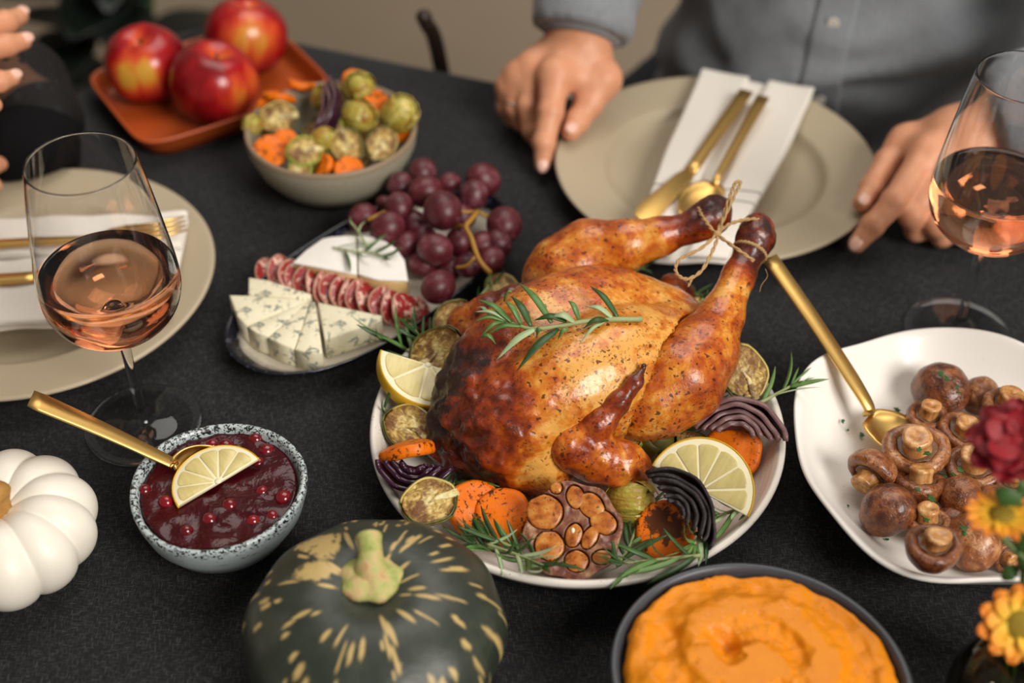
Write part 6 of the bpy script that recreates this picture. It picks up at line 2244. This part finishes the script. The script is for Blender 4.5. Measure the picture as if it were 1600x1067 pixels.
    def torso(P):
        d = d_ell(P, TC + [.004, .016, -.06], (.172, .140, .30), Rt)
        d = smin(d, d_ell(P, np.array([.330, 1.305, .30]), (.195, .130, .22), Rt), .06)
        d = smin(d, d_ell(P, np.array([.325, 1.31, -.14]), (.175, .150, .12), Rt), .05)
        q = (P - TC) @ Rt
        # cloth folds: pulled diagonals at the waist
        w = np.exp(-((P[:, 2] - .02) / .16) ** 2)
        fold = .0055 * np.sin(60 * P[:, 2] + 26 * np.abs(q[:, 0] + .02) + 6 * vnoise(P, 9, 3)) + .004 * np.sin(115 * P[:, 2] - 40 * q[:, 0] + 5 * vnoise(P, 16, 7))
        big = .013 * np.sin(44 * P[:, 2] - 9 * q[:, 0] + 2.2 + 4 * vnoise(P, 6, 13)) * np.exp(-((P[:, 2] - .03) / .12) ** 2)
        return d + fold * w + big + (fbm(P, 20, 11, 3) - .5) * .010
    def shirt(P):
        d = torso(P)
        for L, sd in ((SL1, 4), (SL2, 9)):
            k = limb_cloth(P, L, sd)
            d = smin(d, k, .018)
        for L in (SL1, SL2):                            # open cuffs
            a, b = np.asarray(L[0][:3]), np.asarray(L[1][:3])
            n = (a - b) / np.linalg.norm(a - b)
            e = (P - a) @ n
            near = np.linalg.norm(P - a, axis=1) < .09
            d = np.where(near, np.maximum(d, e + .004), d)
            d = np.where(near, np.maximum(d, -np.maximum(d_cone(P, a + n * .02, b, L[0][3] - .0035, L[0][3] - .0028), (b - P) @ n * 1.0 - .0)), d)
        return np.maximum(d, (P[:, 2] - .475) - .0)
    mk('shirt', surf(shirt, (-.01, .90, -.27), (.69, 1.50, .50), .0050), MT['shirt'], t, off=c)
    for L in (SL1, SL2):                                # cuff bands
        a, b = np.asarray(L[0][:3]), np.asarray(L[1][:3])
        n = (b - a) / np.linalg.norm(b - a)
        mk('cuff', tube([a + n * .001, a + n * .004, a + n * .020, a + n * .036, a + n * .038], [L[0][3] - .001, L[0][3] + .0016, L[0][3] + .0030, L[0][3] + .0050, L[0][3] + .003], 32), MT['shirt'], t, off=c)
    # placket with buttons, laid on the front of the shirt
    def front(xo, z):
        lo_, hi_ = -.26, 0.0
        o = TC + Rt[:, 0] * xo
        lo_, hi_ = 0.0, .30
        g = lambda k: torso(np.array([[o[0] - .351 * k, o[1] - .936 * k, z]]))[0]
        for _ in range(22):
            m = (lo_ + hi_) / 2
            if g(m) < 0: lo_ = m
            else: hi_ = m
        return np.array([o[0] - .351 * hi_, o[1] - .936 * hi_, z])
    xo = .008
    rows = []
    for i in range(45):
        z = -.10 + .38 * i / 44
        rows.append([front(xo + k, z) + np.array([-.351, -.936, 0]) * h for k, h in ((-.0185, -.001), (-.0175, .0026), (-.014, .0032), (0, .0034), (.014, .0032), (.0175, .0026), (.0185, -.001))])
    v = [tuple(p) for r_ in rows for p in r_]
    f_ = [(i * 7 + j, i * 7 + j + 1, (i + 1) * 7 + j + 1, (i + 1) * 7 + j) for i in range(44) for j in range(6)]
    mk('placket', (v, f_), MT['shirt'], t, off=c)
    for z in (-.045, .0, .075, .155, .235):
        p = front(xo, z) + np.array([-.351, -.936, 0]) * .0042
        vf = lathe([(.0004, 0), (.0052, 0), (.0056, .0008), (.0050, .0016), (.0036, .0012), (.0004, .0012)], 18)
        o = mk('button', vf, MT['button'], t)
        o.location = Vector(p - c); o.rotation_euler = frame_to((-.351, -.936, .1))
    # trousers: thighs on the seat, shins to the floor
    def legs(P):
        d = d_ell(P, np.array([.34, 1.42, -.22]), (.19, .16, .11))
        for hip, knee, ankle in (((.24, 1.43, -.195), (-.05, 1.12, -.235), (-.02, 1.14, -.70)), ((.42, 1.36, -.245), (.36, .93, -.250), (.36, .97, -.70))):
            d = smin(d, d_chain(P, [hip + (.096,), knee + (.066,), ankle + (.052,)], .03), .04)
        return np.maximum(d + (fbm(P, 24, 6) - .5) * .012, -.748 - P[:, 2])
    mk('trousers', surf(legs, (-.12, .84, -.76), (.60, 1.62, -.06), .010), MT['trousers'], t, off=c)
    # the chair he sits on
    cc = np.array([.36, 1.46, -.75])
    k = thing('dining_chair', 'dark wooden chair under the person in the grey shirt', 'chair', cc, (0, 0, -.36))
    mk('seat', xf(prism([(-.21, -.20), (.21, -.20), (.21, .21), (-.21, .21)], .340, .375, .01)), MT['dark_wood'], k)
    for x in (-.18, .18):
        for y in (-.17, .18): mk('leg', xf(prism([(-.018, -.018), (.018, -.018), (.018, .018), (-.018, .018)], 0, .340 if y < 0 else .86, .004), (x, y, 0)), MT['dark_wood'], k)
    mk('backrest', xf(prism([(-.18, -.010), (.18, -.010), (.18, .010), (-.18, .010)], .62, .84, .006), (0, .18, 0)), MT['dark_wood'], k)


def build_woman():
    c = np.array([-.80, 1.20, -.75])
    t = thing('person', 'person in black dotted tulle at the left edge, fingers raised over the table', 'person', c)
    # raised hand: fingers pointing into the picture
    HB = [PX((-130, 78, .150, .016), (-72, 60, .146, .0120), (-25, 50, .142, .0100), (8, 36, .137, .0094), (31, 25, .131, .0074)),
          PX((-130, 92, .148, .016), (-72, 84, .144, .0118), (-25, 80, .140, .0094), (10, 71, .136, .0086), (36, 64, .132, .0070)),
          PX((-130, 108, .145, .015), (-72, 116, .141, .0112), (-30, 126, .136, .0086), (-2, 128, .133, .0078), (19, 121, .130, .0064)),
          PX((-128, 122, .141, .014), (-76, 146, .136, .0104), (-42, 160, .131, .0078), (-22, 166, .128, .0070), (-8, 164, .126, .0058)),
          PX((-130, 70, .146, .016), (-95, 34, .150, .0120), (-60, 8, .150, .0102), (-30, -8, .148, .0088), (-8, -14, .146, .0070))]
    WB = [tuple(A(-135, 90, .148)) + (.021,), tuple(A(-190, 100, .152)) + (.024,), (-.56, 1.00, .16, .030)]
    # resting hand: one fingertip reaches the frame
    HA = [PX((-95, 262, 0.0600, .015), (-55, 262, 0.0600, .0112), (-30, 260, 0.0560, .0090), (-14, 258, 0.0510, .0082), (-1, 256, 0.0455, .0068)),
          PX((-97, 275, 0.0590, .015), (-60, 282, 0.0580, .0110), (-38, 286, 0.0520, .0090), (-22, 288, 0.0460, .0080), (-10, 290, 0.0415, .0068)),
          PX((-100, 288, 0.0570, .014), (-66, 302, 0.0560, .0105), (-46, 308, 0.0500, .0084), (-34, 312, 0.0440, .0076), (-24, 314, 0.0405, .0064)),
          PX((-104, 298, 0.0550, .013), (-76, 318, 0.0530, .0095), (-60, 326, 0.0470, .0076), (-50, 330, 0.0425, .0066), (-42, 332, 0.0395, .0056)),
          PX((-92, 250, 0.0580, .015), (-66, 232, 0.0560, .0112), (-46, 226, 0.0520, .0094), (-30, 228, 0.0480, .0084), (-18, 232, 0.0455, .0066))]
    WA = [tuple(A(-95, 268, .057)) + (.020,), tuple(A(-60, 215, .056)) + (.024,), tuple(A(10, 226, .044)) + (.020,)]
    V, F_ = [], []
    def add(vf):
        o = sum(len(x) for x in V)
        V.append(np.asarray(vf[0])); F_.append(np.asarray(vf[1]) + o)
    for Hd, Wr in ((HB, WB), (HA, WA)):
        pts = np.array([p[:3] for L in Hd for p in L] + [p[:3] for p in Wr])
        add(surf(lambda P: hand_sdf(P, Hd, Wr), pts.min(0) - .03, pts.max(0) + .03, .0018))
    HC = np.array([-.84, 1.20, .56]); FWD = np.array([.93, -.35, 0])
    EA = tuple(A(60, 178, .042))
    def coarse(P):
        d = head_sdf(P, HC, FWD)
        d = smin(d, d_cone(P, HC + [-.02, .01, -.07], (-.85, 1.205, .37), .046, .050), .03)
        d = smin(d, d_chain(P, [(-.85, 1.21, .33, .060), (-.85, 1.21, .20, .105), (-.85, 1.21, .02, .09), (-.86, 1.21, -.15, .11)], .05), .04)
        d = smin(d, d_chain(P, [(-.80, 1.37, .30, .045), (-.62, 1.22, .13, .034), EA + (.024,), tuple(A(20, 226, .040)) + (.017,)], .02), .03)
        d = smin(d, d_chain(P, [(-.83, 1.04, .30, .045), (-.70, .97, .12, .036), (-.56, 1.00, .16, .029)], .02), .03)
        return d
    add(surf(coarse, (-1.05, .85, -.30), (-.30, 1.50, .70), .008))
    mk('body', (np.concatenate(V), np.concatenate(F_)), MT['skin'], t, off=c)
    for L in HB[:3]: nail(L, t, c, (.1, -.75, .65))
    def dress(P):
        d = d_chain(P, [(-.85, 1.21, .30, .075), (-.85, 1.21, .18, .125), (-.85, 1.21, .02, .11), (-.86, 1.21, -.14, .15)], .05)
        d = smin(d, d_chain(P, [(-.78, 1.36, .31, .055), (-.85, 1.21, .33, .05), (-.83, 1.05, .31, .055)], .03), .03)
        return d + (fbm(P, 20, 8) - .5) * .01
    mk('dress', surf(dress, (-1.08, .95, -.32), (-.66, 1.48, .42), .008), MT['black_dress'], t, off=c)
    def skirt(P):
        d = d_chain(P, [(-.86, 1.30, -.24, .10), (-.52, 1.18, -.26, .085), (-.50, 1.17, -.70, .07)], .04)
        d = smin(d, d_chain(P, [(-.86, 1.12, -.24, .10), (-.58, 1.02, -.26, .085), (-.56, 1.01, -.70, .07)], .04), .05)
        return np.maximum(d + (fbm(P, 18, 9) - .5) * .014, -.748 - P[:, 2])
    mk('skirt', surf(skirt, (-1.02, .86, -.76), (-.36, 1.46, -.08), .010), MT['black_dress'], t, off=c)
    # sleeves: sheer upper arm, dense dark forearm
    S1 = [(-.80, 1.37, .30, .058), (-.62, 1.22, .13, .046), tuple(A(30, 138, .060)) + (.036,), tuple(A(62, 185, .044)) + (.036,)]
    mk('sheer_sleeve', surf(lambda P: limb_cloth(P, S1, 14, .003), (-.90, .98, -.01), (-.30, 1.45, .39), .005), MT['tulle'], t, off=c)
    S2 = [tuple(A(66, 190, .038)) + (.034,), tuple(A(56, 225, .034)) + (.033,), tuple(A(20, 236, .034)) + (.033,), tuple(A(-50, 226, .038)) + (.030,)]
    mk('sleeve_cuff', surf(lambda P: np.maximum(limb_cloth(P, S2, 15, .003), np.where(np.hypot(P[:, 0] + .3725, P[:, 1] - .853) < .1465, .0265, .0015) - P[:, 2]), (-.52, .92, -.01), (-.32, 1.14, .10), .0035), MT['black_dress'], t, off=c)
    S3 = [(-.83, 1.04, .30, .058), (-.70, .97, .12, .046), (-.57, 1.00, .16, .038)]
    mk('sheer_sleeve', surf(lambda P: limb_cloth(P, S3, 16, .003), (-.92, .88, .04), (-.50, 1.12, .38), .005), MT['tulle'], t, off=c)
    def hair(P):
        d = d_ell(P, HC + [-.02, .008, .03], (.108, .094, .100)) + (fbm(P, 60, 2) - .5) * .014
        d = smin(d, d_ell(P, HC + [-.07, .02, -.10], (.06, .085, .16)), .03)
        return np.maximum(d, (P - HC) @ np.array([FWD[0], FWD[1], -.5]) - .035)
    mk('hair', surf(hair, HC - [.2, .2, .3], HC + [.17, .17, .17], .006), MT['hair'], t, off=c)
    for k in (-1, 1):
        s = np.array([.35, .93, 0])
        bl = blob((.0115, .0115, .011), 14, 10)
        mk('eye', ([tuple(np.array(p) + HC + FWD * .079 + s * (k * .032) + [0, 0, .004]) for p in bl[0]], bl[1]), MT['platter'], t, off=c)
        bl = blob((.0048, .0048, .0048), 10, 8)
        mk('pupil', ([tuple(np.array(p) + HC + FWD * .0880 + s * (k * .032) + [0, 0, .004]) for p in bl[0]], bl[1]), MT['hair'], t, off=c)
    cc = np.array([-.90, 1.22, -.75])
    k = thing('dining_chair', 'dark wooden chair under the person in black at the left', 'chair', cc, (0, 0, 1.21))
    mk('seat', xf(prism([(-.20, -.20), (.20, -.20), (.20, .20), (-.20, .20)], .330, .365, .01)), MT['dark_wood'], k)
    for x in (-.17, .17):
        for y in (-.17, .17): mk('leg', xf(prism([(-.018, -.018), (.018, -.018), (.018, .018), (-.018, .018)], 0, .330 if y > 0 else .82, .004), (x, -y, 0)), MT['dark_wood'], k)
    mk('backrest', xf(prism([(-.17, -.010), (.17, -.010), (.17, .010), (-.17, .010)], .58, .80, .006), (0, .17, 0)), MT['dark_wood'], k)


# ------------------------------------------------------------------ beyond the table
def build_background():
    # potted plant with big dark leaves behind the left corner of the table
    pc = np.array([-.555, 1.82, -.75])
    t = thing('potted_plant', 'potted plant with very dark green leaves behind the left corner of the table', 'plant', pc)
    mk('pot', lathe([(.001, 0), (.11, 0), (.115, .004), (.145, .25), (.15, .27), (.148, .28), (.135, .278), (.128, .25), (.001, .24)], 40), MT['pot'], t)
    rnd = random.Random(6)
    for k in range(6):
        a = k * 1.05
        top = np.array([.07 * math.cos(a), .06 * math.sin(a), .60 + .05 * (k % 3)])
        mk('stem', tube(smooth_path([(.02 * math.cos(a), .02 * math.sin(a), .24), tuple(top * [.5, .5, .75]), tuple(top)], 5), [.008] * 10 + [.006], 8), MT['stalk_leaf'], t)
    for k in range(64):
        a = rnd.uniform(0, 6.28); r = rnd.uniform(.0, .09); z = rnd.uniform(.32, .74)
        L = rnd.uniform(.10, .16)
        def fn(u, v, L=L):
            w = .045 * math.sin(math.pi * min(1, .06 + .92 * u)) ** .8
            return (L * u, (v - .5) * 2 * w, -.28 * L * u * u + .25 * w * abs(v - .5) * 2)
        o = mk('leaf', sheet(fn, 10, 4, .001), MT['plant_leaf'], t)
        o.location = (r * math.cos(a), r * math.sin(a), z); o.rotation_euler = (rnd.uniform(-.3, .3), rnd.uniform(-.7, .3), a + rnd.uniform(-.5, .5))
    # a dark stick leaning on the far table edge
    p0 = np.array([-.0825, 1.192, .055]); p1 = np.array([-.0700, 1.232, -.028])
    d = (p1 - p0)
    foot = p1 + np.array([.05, .16, -.722])
    t = thing('wooden_stick', 'blurred dark brown stick leaning against the far edge of the table', 'stick', foot)
    q = smooth_path([p0, p1, (p1 + foot) / 2, foot + [0, 0, .003]], 6)
    mk('shaft', tube(q, list(np.linspace(.0070, .0095, len(q))), 14), MT['dark_wood'], t, off=foot)
    mk('end_cap', ([tuple(np.array(p) + p0) for p in blob((.0076, .0076, .0076), 14, 10)[0]], blob((1, 1, 1), 14, 10)[1]), MT['dark_wood'], t, off=foot)


build_man(); build_woman(); build_background()
